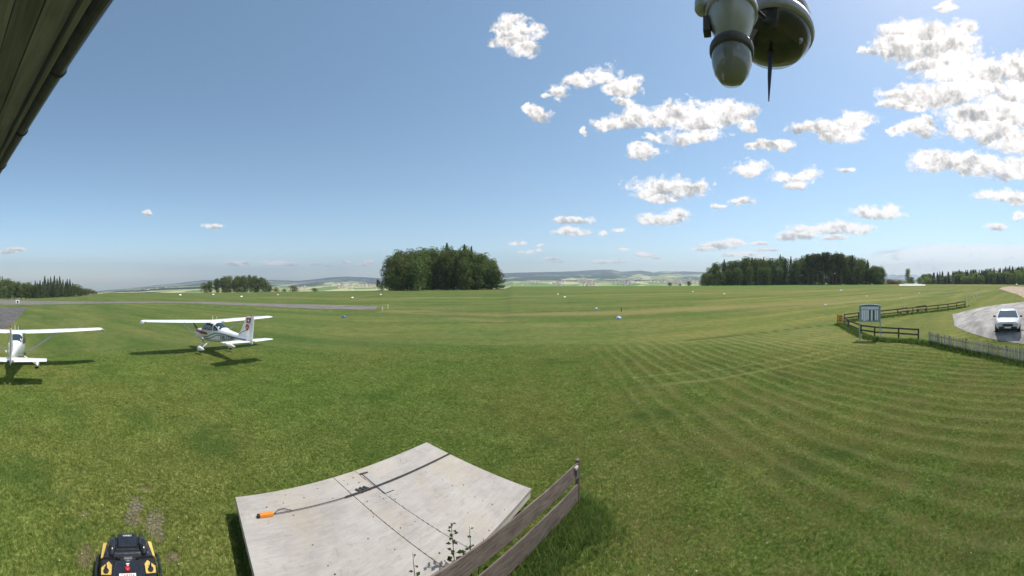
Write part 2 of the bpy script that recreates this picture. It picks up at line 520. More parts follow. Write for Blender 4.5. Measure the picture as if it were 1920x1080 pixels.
dt = t.ramp(n3, [(0.35, (0.10, 0.075, 0.045)), (0.65, (0.30, 0.235, 0.16))])
col = t.mix(t.math('MULTIPLY', t.attr('dirt'), t.ramp(n4, [(0.3, 0.35), (0.6, 1.0)])), col, dt)
bh = t.math('ADD', t.math('MULTIPLY', n4, 0.7), n3)
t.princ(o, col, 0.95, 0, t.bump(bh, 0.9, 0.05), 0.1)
M_ground = m
ground = tag(link('ground', gme, m), kind='structure')
# ------------------------------------------------------------------ hills beyond the plateau
SK_U = [-300, 0, 150, 180, 240, 300, 340, 380, 480, 520, 560, 590, 620, 650, 690, 715, 800, 900, 945, 1010, 1080, 1120, 1145, 1165, 1200, 1225, 1240, 1320, 1450, 1600, 1700, 1920, 2200]
SK_Y = [540, 545, 547, 546, 541, 534, 530, 525, 523, 525, 526.5, 523.5, 520, 518.5, 520, 522, 519, 513, 512, 510, 508, 505.5, 505, 509, 506.5, 510, 507.5, 509.5, 514, 520, 524, 528, 530]
haz = np.radians(np.concatenate([np.arange(-100, 100, 0.2), np.arange(100, 260, 4.0)]))
hr = np.geomspace(620, 12800, 150)
A, RR = np.meshgrid(haz, hr)
u = np.clip(to_u(np.sin(A), np.cos(A)), -300, 2200)
back = np.abs((A + pi) % (2 * pi) - pi) > radians(101)
S = np.where(back, 530, np.interp(u, SK_U, SK_Y))
yc = np.interp(u, CR_U, CR_Y)
X = RR * np.sin(A); Y = RR * np.cos(A)
n_a = fbm(X / 900, Y / 900, o=4, s=31) - .5
n_b = fbm(X / 1700, Y / 1700, o=4, s=41) - .5
n_c = fbm(X / 260, Y / 260, o=3, s=51) - .5
k = np.interp(RR, [620, 1200, 2400, 3300, 4300, 5000, 6300, 7300, 9300, 10500, 12800],
              [-.55, -.35, 0.02, .30, .38, .26, .66, .60, 1.0, .8, .7])
amp = np.interp(RR, [620, 2000, 3500, 7000, 8900, 9300, 12800], [0, .3, .55, .45, .15, .03, 0])
k = k + amp * (n_b * 1.0 + n_a * .55)
k = np.minimum(k, np.interp(RR, [8900, 9300, 9700], [.97, 1.0, .99]))
yy = yc - k * (yc - S)
Z = CAMZ - (yy - Y0) / FPX * RR + n_c * np.interp(RR, [620, 2000, 9000], [2, 14, 22]) * np.interp(RR, [8600, 9200], [1, .3])
na, nr = len(haz), len(hr)
V = np.stack([X.ravel(), Y.ravel(), Z.ravel()], 1)
ii, jj = np.meshgrid(np.arange(nr - 1), np.arange(na), indexing='ij'); j2 = (jj + 1) % na
F = np.stack([(ii * na + jj).ravel(), ((ii + 1) * na + jj).ravel(), ((ii + 1) * na + j2).ravel(), (ii * na + j2).ravel()], 1)
hme = fast_mesh('hills', V, F, True)
rel = (V[:, 2] + 150) / 400
wood = fbm(V[:, 0] / 700, V[:, 1] / 700, o=5, s=77) + np.clip(k.ravel(), 0, 1) * .20 - .06
fattr(hme, 'wood', wood)
m, nt, o = new_mat('hill_country'); t = NT(nt)
c = t.pos()
vor = t.n('ShaderNodeTexVoronoi'); t.l(t.mapping(c, (1 / 170, 1 / 260, 0)), vor.inputs['Vector']); vor.inputs['Scale'].default_value = 1.0
fld = t.ramp(t.n('ShaderNodeSeparateColor').outputs[0], [(0, 0), (1, 1)])
sc = t.n('ShaderNodeSeparateColor'); t.l(vor.outputs['Color'], sc.inputs[0])
fld = t.ramp(sc.outputs[0], [(0.0, (0.10, 0.17, 0.05)), (0.35, (0.19, 0.25, 0.09)), (0.6, (0.34, 0.36, 0.17)), (0.85, (0.46, 0.42, 0.24)), (1.0, (0.15, 0.2, 0.07))])
wd = t.math('ADD', t.attr('wood'), t.math('MULTIPLY', t.math('ADD', t.noise(c, 1 / 130, 5, 0.65), -0.5), 0.45))
col = t.mix(t.ramp(wd, [(0.50, 0.0), (0.545, 1.0)]), fld, (0.018, 0.035, 0.016))
t.princ(o, col, 1.0, 0, None, 0.0)
hills = tag(link('hills', hme, m), kind='structure')

# far alps
pts = []; N = 300
ual = np.linspace(1560, 2000, N)
rid = 514 + 8 * (fbm(ual / 22, ual * 0, o=5, s=5) - .5) * 2 + np.abs(ual - 1685) * .02
Dm = 16500.0
xs = np.sin((ual - 960) / FPX); ys = np.cos((ual - 960) / FPX)
rows = []
for f, dd in ((0, -2600), (.35, -1700), (.6, -1100), (1.0, 0), (.4, 1500)):
    D = Dm + dd
    nz = (fbm(ual / 9, ual * 0 + dd, o=4, s=8) - .5) * .25 * (1 if 0 < f < 1 else 0)
    yv = 545 + (rid - 545) * np.clip(f + nz, 0, 1)
    rows.append(np.stack([xs * D, ys * D, CAMZ - (yv - Y0) / FPX * D], 1))
V = np.concatenate(rows); F = []
for i in range(4):
    a = np.arange(N - 1) + i * N
    F.append(np.stack([a, a + 1, a + 1 + N, a + N], 1))
ame = fast_mesh('mountains', V, np.concatenate(F), False)
m, nt, o = new_mat('alpine_rock'); t = NT(nt); c = t.pos()
n = t.noise(c, 1 / 700, 5, 0.7)
t.princ(o, t.ramp(n, [(0.45, (0.10, 0.12, 0.13)), (0.58, (0.72, 0.76, 0.8))]), 1.0)
tag(link('mountains', ame, m), kind='structure')

# far villages: small houses spread over the slopes, too many and small to count
def hill_z(x, y):
    D = hypot(x, y); a = atan2(x, y)
    i = np.searchsorted(hr, D) - 1; jf = (a - haz[0]) / radians(.2); j = int(jf)
    fi = (D - hr[i]) / (hr[i + 1] - hr[i]); fj = jf - j
    return (Z[i, j] * (1 - fi) + Z[i + 1, j] * fi) * (1 - fj) + (Z[i, j + 1] * (1 - fi) + Z[i + 1, j + 1] * fi) * fj
mbs = {0: MB(), 1: MB(), 2: MB()}
towns = [(1048, 3000, 12, 26), (1105, 2900, 16, 42), (1092, 3500, 20, 34), (1170, 3000, 16, 44), (1230, 3300, 20, 30), (1270, 3000, 24, 60), (1310, 3400, 22, 70), (1000, 3300, 15, 14),
         (560, 3100, 22, 24), (640, 3000, 26, 34), (690, 3300, 20, 30), (470, 3400, 20, 16), (300, 4000, 36, 18), (1290, 4300, 22, 40), (1180, 4300, 30, 24)]
for tu, tD, sp, n in towns:
    for q in range(n):
        uu = tu + R.gauss(0, sp * .6); D = tD + R.gauss(0, 260)
        a = (uu - 960) / FPX; x, y = sin(a) * D, cos(a) * D
        z = hill_z(x, y); L = R.uniform(11, 26); W = R.uniform(9, 14); H = R.uniform(6, 12); rz = R.uniform(0, 3.1)
        b = mbs[0 if R.random() < .75 else 2]
        b.box((x, y, z + H / 2 - 1), (L, W, H + 2), rz)
        ca, sa = cos(rz), sin(rz)
        tr = lambda p: (x + p[0] * ca - p[1] * sa, y + p[0] * sa + p[1] * ca, z + p[2])
        mbs[1].add([tr((-L/2-.5, -W/2-.5, H+.02)), tr((L/2+.5, -W/2-.5, H+.02)), tr((L/2+.5, W/2+.5, H+.02)), tr((-L/2-.5, W/2+.5, H+.02)), tr((-L/2-.5, 0, H + W*.35)), tr((L/2+.5, 0, H + W*.35))],
                   [(0, 1, 5, 4), (2, 3, 4, 5), (0, 4, 3), (1, 2, 5), (3, 2, 1, 0)])
vroot = empty('village'); tag(vroot, kind='stuff', label='pale houses of far villages scattered over the hazy slopes', cat='village')
for kk, nm, mt in ((0, 'wall', simple('far_render', (.78, .76, .70), .9)), (2, 'wall', simple('far_render_grey', (.6, .58, .55), .9)), (1, 'roof', simple('far_tiles', (.34, .19, .14), .9))):
    ob = mbs[kk].build(nm, mt, vroot); ob['kind'] = 'stuff'

# ------------------------------------------------------------------ clouds: a high dome with cover computed from fractal noise
CL = [  # centre x, centre y, half width, half height in photo scale
 (1085, 145, 30, 14), (1130, 140, 40, 17), (1170, 165, 36, 20), (1050, 165, 26, 14), (1030, 180, 16, 10), (1175, 195, 26, 14), (1000, 213, 24, 16), (978, 200, 9, 6),
 (1160, 235, 50, 20), (1215, 222, 60, 26), (1260, 215, 55, 28), (1310, 222, 60, 34), (1370, 215, 50, 28), (1400, 240, 20, 12), (1300, 255, 60, 16), (1228, 262, 26, 8), (1215, 285, 30, 14), (1100, 250, 10, 9),
 (1250, 355, 72, 26), (1215, 362, 36, 14), (1300, 352, 26, 16), (1242, 375, 34, 7),
 (1245, 412, 50, 12), (1272, 402, 24, 15), (1212, 416, 20, 8), (1072, 414, 34, 8), (1073, 435, 34, 9), (1130, 439, 9, 5), (1160, 435, 17, 6),
 (970, 458, 18, 5), (993, 474, 9, 4), (1018, 462, 10, 4), (975, 475, 6, 3), (1035, 486, 16, 4), (1012, 472, 6, 3), (1140, 490, 40, 5), (1208, 478, 22, 6), (1232, 483, 10, 4), (1170, 470, 14, 4),
 (1400, 317, 34, 15), (1388, 382, 28, 9), (1345, 391, 12, 4), (1430, 282, 26, 8), (1460, 277, 40, 13), (1485, 276, 22, 11), (1580, 318, 22, 6),
 (1488, 332, 48, 14), (1492, 350, 26, 12), (1465, 337, 22, 8),
 (1520, 240, 40, 14), (1560, 245, 45, 22), (1596, 232, 36, 26), (1600, 252, 30, 20), (1560, 256, 26, 14),
 (1520, 432, 46, 11), (1570, 430, 56, 13), (1608, 432, 34, 14), (1498, 440, 50, 10), (1570, 448, 24, 7), (1475, 444, 28, 9), (1645, 400, 50, 11), (1662, 394, 26, 13),
 (1350, 460, 40, 9), (1378, 455, 20, 7), (1325, 466, 30, 5), (1424, 457, 18, 5), (1382, 477, 40, 6), (1428, 484, 14, 6), (1440, 470, 26, 4),
 (1700, 90, 55, 34), (1760, 85, 60, 30), (1800, 80, 40, 34), (1720, 60, 70, 20), (1660, 98, 26, 10), (1632, 93, 15, 9), (1740, 120, 60, 22), (1790, 110, 50, 24),
 (1790, 140, 70, 32), (1850, 135, 60, 36), (1900, 130, 50, 34), (1960, 140, 70, 36), (1720, 180, 60, 26), (1770, 175, 70, 26), (1830, 165, 60, 26), (1690, 175, 40, 16), (1900, 175, 40, 30), (1700, 200, 50, 14),
 (1710, 240, 30, 18), (1690, 250, 16, 12), (1730, 225, 14, 14), (1760, 12, 14, 8), (1770, 20, 20, 10), (1815, 50, 28, 14), (1780, 4, 10, 5),
 (1820, 220, 60, 34), (1870, 215, 60, 36), (1920, 225, 60, 34), (1800, 240, 46, 20), (1870, 250, 60, 24), (1910, 270, 40, 24), (1980, 250, 60, 40),
 (1780, 305, 80, 24), (1840, 312, 90, 24), (1740, 298, 44, 20), (1900, 318, 60, 20), (1725, 288, 24, 14),
 (1865, 426, 24, 10), (1915, 407, 16, 12), (1900, 370, 40, 16), (1860, 362, 40, 14),
 (972, 75, 46, 26), (985, 92, 34, 14), (952, 45, 30, 16), (960, 60, 36, 20), (985, 52, 24, 14),
 (520, 494, 26, 5), (545, 495, 14, 4), (590, 495, 11, 4), (612, 497, 8, 3), (650, 490, 10, 4), (694, 491, 14, 4), (680, 496, 18, 3), (495, 491, 12, 3),
 (405, 424, 20, 6), (275, 399, 9, 5), (445, 494, 26, 6), (458, 492, 10, 5), (28, 470, 22, 5), (15, 474, 18, 4), (1045, 490, 12, 3)]
front = np.radians(np.arange(-97, 97.01, 0.22)); rear = np.radians(np.arange(99, 262, 1.6))
caz = np.concatenate([front, rear])
ct = np.concatenate([np.linspace(-.05, .93, 300), np.tan(np.radians(np.linspace(43.5, 88.5, 46)))])   # tangent of elevation
A, T = np.meshgrid(caz, ct)
cu = 960 + (np.where(A > pi, A - 2 * pi, A)) * FPX; cv = Y0 - T * FPX
isf = np.abs(cu - 960) < 1030
# physical cloud layer coordinates for the noise
wx = cu / 34.0; wy = cv / 22.0
w1 = (fbm(wx * .8, wy * .8, o=4, s=11) - .5); w2 = (fbm(wx * .8, wy * .8, o=4, s=12) - .5)
sz = np.clip((Y0 - cv) / 250, .12, 1.0)
pu = cu + w1 * 62 * sz; pv = cv + w2 * 34 * sz
best = np.full(cu.shape, -3.0); vrel = np.zeros(cu.shape)
for x, y, a, b in CL:
    near = (np.abs(cu - x) < a * 2.5 + 40) & (np.abs(cv - y) < b * 2.5 + 40)
    if not near.any(): continue
    ddx = (pu[near] - x) / a; ddy = (pv[near] - y) / b
    ddy = np.where(ddy > 0, ddy * 1.25, ddy)          # flatter bases
    d = 1 - np.sqrt(ddx ** 2 + ddy ** 2)
    bb = best[near]
    vr = vrel[near]
    up = d > bb
    vrel[near] = np.where(up, (pv[near] - y) / b, vr)
    best[near] = np.maximum(bb, d)
# outside the frame: the same fair weather cumulus goes on
Tc = np.clip(T, .05, None)
lx = np.sin(A) / Tc * 2.2; ly = np.cos(A) / Tc * 2.2
gen = (fbm(lx, ly, o=5, s=21) - .60) * 4.2
outf = np.maximum(np.clip((np.abs(cu - 960) - 985) / 60, 0, 1), np.clip((T - .90) / .12, 0, 1))
rgt = np.clip((np.where(A > pi, A - 2 * pi, A) + .2) / 1.2, 0, 1) * .25 + .75
best = np.where(outf > 0, np.maximum(best * (1 - outf), 0) * 0 + best * (1 - outf) + gen * rgt * outf, best)
# gap cut into the unseen clouds so they do not block the sun
cosd = (np.sin(A) * np.cos(np.arctan(T)) * sdir.x + np.cos(A) * np.cos(np.arctan(T)) * sdir.y + np.sin(np.arctan(T)) * sdir.z)
best = best - 4 * sstep(cos(radians(17)), cos(radians(12)), cosd)
det = fbm(cu / 11.0, cv / 8.0, o=5, s=61, g=.6) - .5
cover = best * 1.15 + .19 + det * np.interp(cv, [300, 480], [.9, .7])
# thin flat veil low on the right
ytop = np.interp(cu, [1600, 1660, 1740, 1800, 1870, 1930, 2100], [486, 470, 460, 458, 459, 462, 470])
veil = sstep(-6, 8, cv - ytop + (fbm(cu / 60, cv / 12, o=3, s=71) - .5) * 9) * sstep(1560, 1700, cu) * sstep(545, 520, cv) * np.where(A > pi / 2 + .3, .0, 1)
veil = veil * (1.0 + .6 * (fbm(cu / 70, cv / 6, o=4, s=72) - .3))
thick = np.clip(best + .15 + det * .6, 0, 1)
lit = np.clip(.76 - vrel * .58 + det * .15 + (fbm(cu / 40.0, cv / 24.0, o=3, s=65) - .5) * .7, 0, 1)  # sunlit tops and shaded bases painted into the cloud tone
RD = 26000.0
V = np.stack([(np.sin(A) * np.cos(np.arctan(T)) * RD).ravel(), (np.cos(A) * np.cos(np.arctan(T)) * RD).ravel(), (np.sin(np.arctan(T)) * RD + CAMZ).ravel()], 1)
na, nr = len(caz), len(ct)
ii, jj = np.meshgrid(np.arange(nr - 1), np.arange(na), indexing='ij'); j2 = (jj + 1) % na
F = np.stack([(ii * na + jj).ravel(), ((ii + 1) * na + jj).ravel(), ((ii + 1) * na + j2).ravel(), (ii * na + j2).ravel()], 1)
# keep only cells that carry any cloud
cf = (np.maximum(cover, veil - .0).ravel() > -.45) | (veil.ravel() > 0.02)
F = F[cf[F].any(axis=1)]
used = np.unique(F); rem = -np.ones(len(V), int); rem[used] = np.arange(len(used))
cme = fast_mesh('clouds', V[used], rem[F], True)
for nme, arr in (('cover', cover), ('veil', np.clip(veil, 0, 1)), ('lit', lit), ('thick', thick)):
    fattr(cme, nme, arr.ravel()[used])
m, nt, o = new_mat('cloud_cover'); t = NT(nt)
c = t.mapping(t.pos(), (1 / RD, 1 / RD, 1 / RD))
fn = t.noise(c, 60, 7, 0.72, .4); fb = t.noise(c, 19, 5, 0.5); fb2 = t.noise(t.mapping(c, loc=(-0.009, 0.0, -0.012)), 19, 5, 0.5)
fm1 = t.noise(c, 62, 3, 0.5); fm2 = t.noise(t.mapping(c, loc=(-0.003, 0.0, -0.0045)), 62, 3, 0.5)
den = t.math('ADD', t.attr('cover'), t.math('MULTIPLY', t.math('ADD', fn, -0.5), 1.6))
alpha = t.ramp(den, [(-0.0, 0.0), (0.2, 0.38), (0.55, 1.0)], 'EASE')
av = t.math('MULTIPLY', t.attr('veil'), t.math('ADD', t.math('MULTIPLY', fn, 0.5), 0.45))
alpha = t.math('MAXIMUM', alpha, av, clamp=True)
rel = t.math('ADD', t.math('MULTIPLY', t.math('SUBTRACT', fb2, fb), 2.4), t.math('MULTIPLY', t.math('SUBTRACT', fm2, fm1), 1.3))
sh = t.math('ADD', t.attr('lit'), rel)
edge = t.math('MULTIPLY', t.math('SUBTRACT', 1.0, t.attr('thick')), 0.28)
sh = t.math('ADD', sh, edge)
sh = t.math('ADD', sh, t.math('MULTIPLY', t.attr('veil'), 0.10), clamp=True)
ccol = t.ramp(sh, [(0.0, (0.25, 0.26, 0.28)), (0.38, (0.40, 0.385, 0.37)), (0.68, (0.64, 0.605, 0.575)), (1.0, (0.86, 0.815, 0.79))])
em = t.n('ShaderNodeEmission'); t.l(ccol, em.inputs['Color']); em.inputs['Strength'].default_value = 1.0  # clouds emit their painted light and shade
tp = t.n('ShaderNodeBsdfTransparent')
mx = t.n('ShaderNodeMixShader'); t.l(alpha, mx.inputs[0]); t.l(tp.outputs[0], mx.inputs[1]); t.l(em.outputs[0], mx.inputs[2])
t.l(mx.outputs[0], o.inputs['Surface'])
try: m.cycles.emission_sampling = 'NONE'
except Exception: pass
clouds = tag(link('clouds', cme, m), kind='structure')

# ------------------------------------------------------------------ haze
hb = MB(); hb.box((0, 0, 150), (26400, 26400, 1260))
m, nt, o = new_mat('air')
pv_ = nt.nodes.new('ShaderNodeVolumePrincipled')
pv_.inputs['Color'].default_value = (0.72, 0.86, 1.0, 1)
pv_.inputs['Density'].default_value = 1.05e-4
pv_.inputs['Anisotropy'].default_value = 0.2
nt.links.new(pv_.outputs[0], o.inputs['Volume'])
hz = hb.build('haze', m); tag(hz, kind='stuff')

# ------------------------------------------------------------------ paved surfaces, draped over the ground
def drape(name, far, near, mat, lift=0.03, nu=60, nv=6, kind='structure'):
    def samp(pts, f):
        d = [0]
        for a, b in zip(pts[:-1], pts[1:]): d.append(d[-1] + hypot(b[0] - a[0], b[1] - a[1]))
        q = f * d[-1]
        return np.interp(q, d, [p[0] for p in pts]), np.interp(q, d, [p[1] for p in pts])
    V = []
    for i in range(nu + 1):
        a = G(*samp(far, i / nu)); b = G(*samp(near, i / nu))
        for j in range(nv + 1):
            p = a.lerp(b, j / nv); V.append((p.x, p.y, gz(p.x, p.y) + lift))
    F = [(i * (nv + 1) + j, i * (nv + 1) + j + 1, (i + 1) * (nv + 1) + j + 1, (i + 1) * (nv + 1) + j) for i in range(nu) for j in range(nv)]
    mb = MB(); mb.add(V, F)
    o = mb.build(name, mat); o['kind'] = kind
    for p in o.data.polygons:
        pass
    return o
def asphalt(name, a, b, sc=1.0):
    m, nt, o = new_mat(name); t = NT(nt); c = t.pos()
    n = t.noise(c, 0.5 * sc, 5, .6); n2 = t.noise(c, 30 * sc, 3, .7); n3 = t.noise(t.mapping(c, (.03, .3, 1), (0, 0, .4)), 1.0, 3)
    g = t.math('ADD', t.math('MULTIPLY', n, .5), t.math('ADD', t.math('MULTIPLY', n2, .3), t.math('MULTIPLY', n3, .3)))
    n5 = t.noise(t.mapping(c, (.25, .9, 1), (0, 0, .9)), 1.0, 5, .7)
    t.princ(o, t.mix(t.ramp(n5, [(.42, 0.0), (.62, .55)]), t.ramp(g, [(.35, a), (.7, b)]), tuple(q * .55 for q in a)), .9, 0, t.bump(n2, .5, .01), .2)
    return m
M_asph = asphalt('old_asphalt', (.13, .12, .11), (.24, .22, .20))
M_apron = asphalt('apron_asphalt', (.085, .08, .08), (.15, .142, .138))
M_gravel = asphalt('pale_gravel', (.20, .19, .185), (.46, .44, .42), 1.6)
M_track = asphalt('dirt_track_gravel', (.26, .20, .14), (.48, .38, .28), .8)
drape('runway', [(-40, 561.5), (60, 564), (200, 566), (340, 565.5), (380, 566), (480, 569), (580, 571), (709, 574.5)],
      [(-40, 571), (60, 571.5), (200, 569), (340, 568), (380, 569.8), (480, 574), (580, 579), (703, 581.5)], M_asph, .05, 110, 4)
drape('apron', [(-45, 577), (2, 577.2), (51, 577)], [(-45, 628), (-10, 622), (19, 612)], M_apron, .03, 30, 14)
drape('parking_area', [(1786, 590), (1812, 583), (1830, 578.5), (1850, 575), (1880, 570.5), (1921, 566), (1960, 563)],
      [(1790, 612), (1812, 622), (1830, 628), (1850, 634), (1880, 640), (1921, 646), (1960, 650)], M_gravel, .025, 40, 24)
drape('dirt_track', [(1873, 541), (1880, 538.5), (1893, 537.2), (1920, 537.8)], [(1876, 542.5), (1890, 547.5), (1906, 551.5), (1922, 560)], M_track, .05, 30, 8)
drape('concrete_strip', [(1686, 534.0), (1710, 533.9), (1735, 534.0)], [(1686, 536.2), (1710, 536.4), (1735, 536)], simple('pale_concrete', (.6, .6, .58), .9), .3, 14, 2)

# ------------------------------------------------------------------ trees
def crown_decid(seed, H, W, n, leaf, base=0.08, flat=1.0):
    r = np.random.RandomState(seed)
    nl = 34
    # lobes fill an egg-shaped volume
    L = []
    for i in range(nl):
        z = base + (1 - base) * ((i + .5) / nl) ** .85
        rad = W / 2 * np.sqrt(max(0.03, 1 - ((z - .48) / .55) ** 2)) if z > .48 else W / 2 * (.72 + .28 * sin(z / .48 * pi / 2))
        a = r.uniform(0, 2 * pi); q = rad * np.sqrt(r.uniform(.15, 1)) * .72
        L.append((q * cos(a), q * sin(a), z * H * .93, W * r.uniform(.17, .27)))
    L = np.array(L)
    k = r.randint(0, nl, n)
    d = r.normal(size=(n, 3)); d /= np.linalg.norm(d, axis=1)[:, None]
    d[:, 2] *= .85
    rr_ = L[k, 3] * (.72 + .34 * r.uniform(size=n) ** .6) * (1 + .25 * (r.uniform(size=n) > .93))
    p = L[k, :3] + d * rr_[:, None]
    p[:, 2] = np.clip(p[:, 2], base * H * .6, H)
    return leaf_quads(r, p, d, leaf)
def leaf_quads(r, p, nrm, leaf):
    n = len(p)
    nv = nrm + r.normal(size=(n, 3)) * .75 + np.array([0, 0, .25]); nv /= np.linalg.norm(nv, axis=1)[:, None]
    up = r.normal(size=(n, 3)); t1 = np.cross(nv, up); t1 /= np.linalg.norm(t1, axis=1)[:, None] + 1e-9
    t2 = np.cross(nv, t1)
    s = leaf * r.uniform(.55, 1.35, size=(n, 1)); s2 = s * r.uniform(.5, 1, size=(n, 1))
    a = p + t1 * s; b = p + t2 * s2 * r.uniform(.5, 1, size=(n, 1)); c = p - t1 * s * r.uniform(.6, 1, size=(n, 1)); d = p - t2 * s2
    V = np.stack([a, b, c, d], 1).reshape(-1, 3)
    F = np.arange(4 * n).reshape(-1, 4)
    return V, F
def crown_conifer(seed, H, W, n, leaf, base=0.06, lean=1.0, bare=0.0):
    r = np.random.RandomState(seed)
    z = base + (1 - base) * r.uniform(size=n) ** (1.25)
    tier = 26
    zt = (np.floor(z * tier) + .5) / tier
    rad = W / 2 * np.clip(1 - z, 0.012, 1) ** .85 * (.75 + .4 * _h(np.floor(z * tier), z * 0, z * 0, seed))
    a = r.uniform(0, 2 * pi, n)
    nb = 9
    ab = (np.round(a / (2 * pi) * nb) + _h(np.floor(z * tier), z * 0, z * 0, seed + 5) * nb) / nb * 2 * pi
    a = ab + r.normal(size=n) * .22
    q = rad * r.uniform(size=n) ** .5
    zz = (zt - .0 - (q / (W / 2)) * .045 + r.normal(size=n) * .008) * H
    p = np.stack([q * np.cos(a), q * np.sin(a), np.clip(zz, base * H * .5, H)], 1)
    nrm = np.stack([np.cos(a) * .5, np.sin(a) * .5, np.ones(n) * .8], 1)
    V, F = leaf_quads(r, p, nrm, leaf)
    return V, F
def trunk_mesh(seed, H, r0, limbs=7):
    r = random.Random(seed); mb = MB()
    pts = [(0, 0, -.6)]; x = y = 0
    for i in range(1, 8):
        x += r.uniform(-.12, .12) * H * .03; y += r.uniform(-.12, .12) * H * .03
        pts.append((x, y, H * .93 * i / 7))
    mb.tube(pts, [r0 * 1.25] + [r0 * (1 - .12 * i) for i in range(1, 8)], 7)
    for i in range(limbs):
        f = r.uniform(.25, .85); a = r.uniform(0, 6.28); L = H * r.uniform(.12, .22)
        s = Vector((0, 0, H * .93 * f)); e = s + Vector((cos(a) * L, sin(a) * L, L * r.uniform(.3, .9)))
        mb.tube([s, s.lerp(e, .5) + Vector((0, 0, .03 * L)), e], [r0 * .4 * (1 - f * .5), r0 * .28 * (1 - f * .5), r0 * .08], 5)
    return mb.mesh('trunk', True)
M_bark = simple('bark', (.10, .078, .058), .95, var=.4, scale=3)
M_barkp = simple('pine_bark', (.26, .17, .11), .95, var=.35, scale=3)
M_leafA = leaf_mat('foliage_beech', (.055, .082, .030), (.20, .245, .095))
M_leafB = leaf_mat('foliage_spruce', (.042, .066, .030), (.14, .175, .078), trans=.25)
M_leafC = leaf_mat('foliage_yellow_sunlit', (.12, .16, .045), (.30, .35, .12), trans=.45)  # yellow-green leaves with sunlit brightness mixed into the colour
M_leafD = leaf_mat('foliage_olive', (.055, .07, .028), (.16, .17, .075))
VAR = {}
def variants():
    for i in range(5):
        c = fast_mesh('crown', *crown_decid(100 + i, 1.0 * 26, 13.5, 4200, .44, base=.05))
        VAR.setdefault('beech', []).append((c, trunk_mesh(i, 26, .38)))
    for i in range(4):
        c = fast_mesh('crown', *crown_conifer(200 + i, 26, 8.5, 3600, .42, base=.05))
        VAR.setdefault('spruce', []).append((c, trunk_mesh(20 + i, 26, .30, 0)))
    for i in range(3):
        c = fast_mesh('crown', *crown_decid(300 + i, 26, 8.5, 2600, .42, base=.5))
        VAR.setdefault('pine', []).append((c, trunk_mesh(40 + i, 26, .30, 4)))
    for i in range(3):
        c = fast_mesh('crown', *crown_decid(400 + i, 6, 6.5, 1500, .22, base=.04))
        VAR.setdefault('bush', []).append((c, trunk_mesh(60 + i, 6, .12, 3)))
    for i in range(2):
        c = fast_mesh('crown', *crown_decid(500 + i, 26, 11, 3000, .40, base=.33))
        VAR.setdefault('open', []).append((c, trunk_mesh(70 + i, 26, .34, 6)))
variants()
LEAFM = {'beech': M_leafA, 'spruce': M_leafB, 'pine': M_leafD, 'bush': M_leafA, 'open': M_leafA}
_mcache = {}
def shared(me, mat):
    k = (me.name, mat.name)
    if k not in _mcache:
        c = me.copy() if me.materials else me
        c.materials.clear(); c.materials.append(mat); _mcache[k] = c
    return _mcache[k]
NAMES = {'beech': 'broadleaf_tree', 'spruce': 'spruce_tree', 'pine': 'pine_tree', 'bush': 'bush', 'open': 'broadleaf_tree'}
def tree(kind, u, D, vtop, label, group=None, wide=1.0, mat=None, z=None, H=None, cat=None):
    p = P(u, D)
    if z is not None: p.z = z
    if H is None: H = ztop(vtop, D) - p.z
    k = R.randrange(len(VAR[kind])); cm, tm = VAR[kind][k]
    base = 6.0 if kind == 'bush' else 26.0
    e = empty(NAMES[kind], p, R.uniform(0, 6.28), label, cat or ('bush' if kind == 'bush' else 'tree'), group)
    s = H / base
    e.scale = (s * wide, s * wide, s)
    link('trunk', shared(tm, M_barkp if kind == 'pine' else M_bark), None, e)
    link('crown', shared(cm, mat or LEAFM[kind]), None, e)
    return e
def wood(u0, u1, prof, rows, mix, labels, group, step, jit=.5, hscale=1.0):
    pu_, py_ = zip(*prof)
    for ri, (D, f) in enumerate(rows):
        u = u0 + R.uniform(0, step * .6)
        while u < u1:
            uu = u + R.uniform(-jit, jit) * step * .5
            top = np.interp(uu, pu_, py_)
            kind = R.choices([q[0] for q in mix], [q[1] for q in mix])[0]
            Dd = D + R.uniform(-6, 6)
            p = P(uu, Dd); H = (ztop(top, Dd) - p.z) * f * R.uniform(.90, 1.02)
            if kind == 'spruce': H *= 1.05
            place = ['left', 'middle', 'right'][min(2, int(3 * (uu - u0) / (u1 - u0 + 1)))]; row_ = 'back row' if ri == 0 else ('front row' if ri == len(rows) - 1 else 'inner row')
            tree(kind, uu, Dd, None, (labels[kind] + ', ' + place + ' part' + (', back row' if ri == 0 else '')), group + (' (conifers)' if kind == 'spruce' else ''), H=H, wide=hscale * R.uniform(.85, 1.1) * (1.15 if H < 18 else 1.0) * min(1.6, max(1.0, 17 / H)))
            u += step * R.uniform(.75, 1.2)
# centre clump
wood(730, 938, [(715, 512), (722, 490), (730, 474), (740, 466), (780, 462), (830, 460), (870, 461), (885, 463), (905, 468), (925, 482), (940, 504)],
     [(236, .96), (222, .98), (212, .9), (206, .72)], [('beech', 1)],
     {'beech': 'dense broadleaf tree in the round grove on the horizon'}, 'trees of the round grove', 22)
for u_, v_ in ((838, 455.5), (871, 458), (884, 462)):
    tree('spruce', u_, 226, v_ , {838: 'tallest spruce tip standing out of the top of the round grove', 871: 'spruce tip right of the tallest one above the round grove', 884: 'small spruce tip rightmost above the round grove'}[u_], wide=1.1)
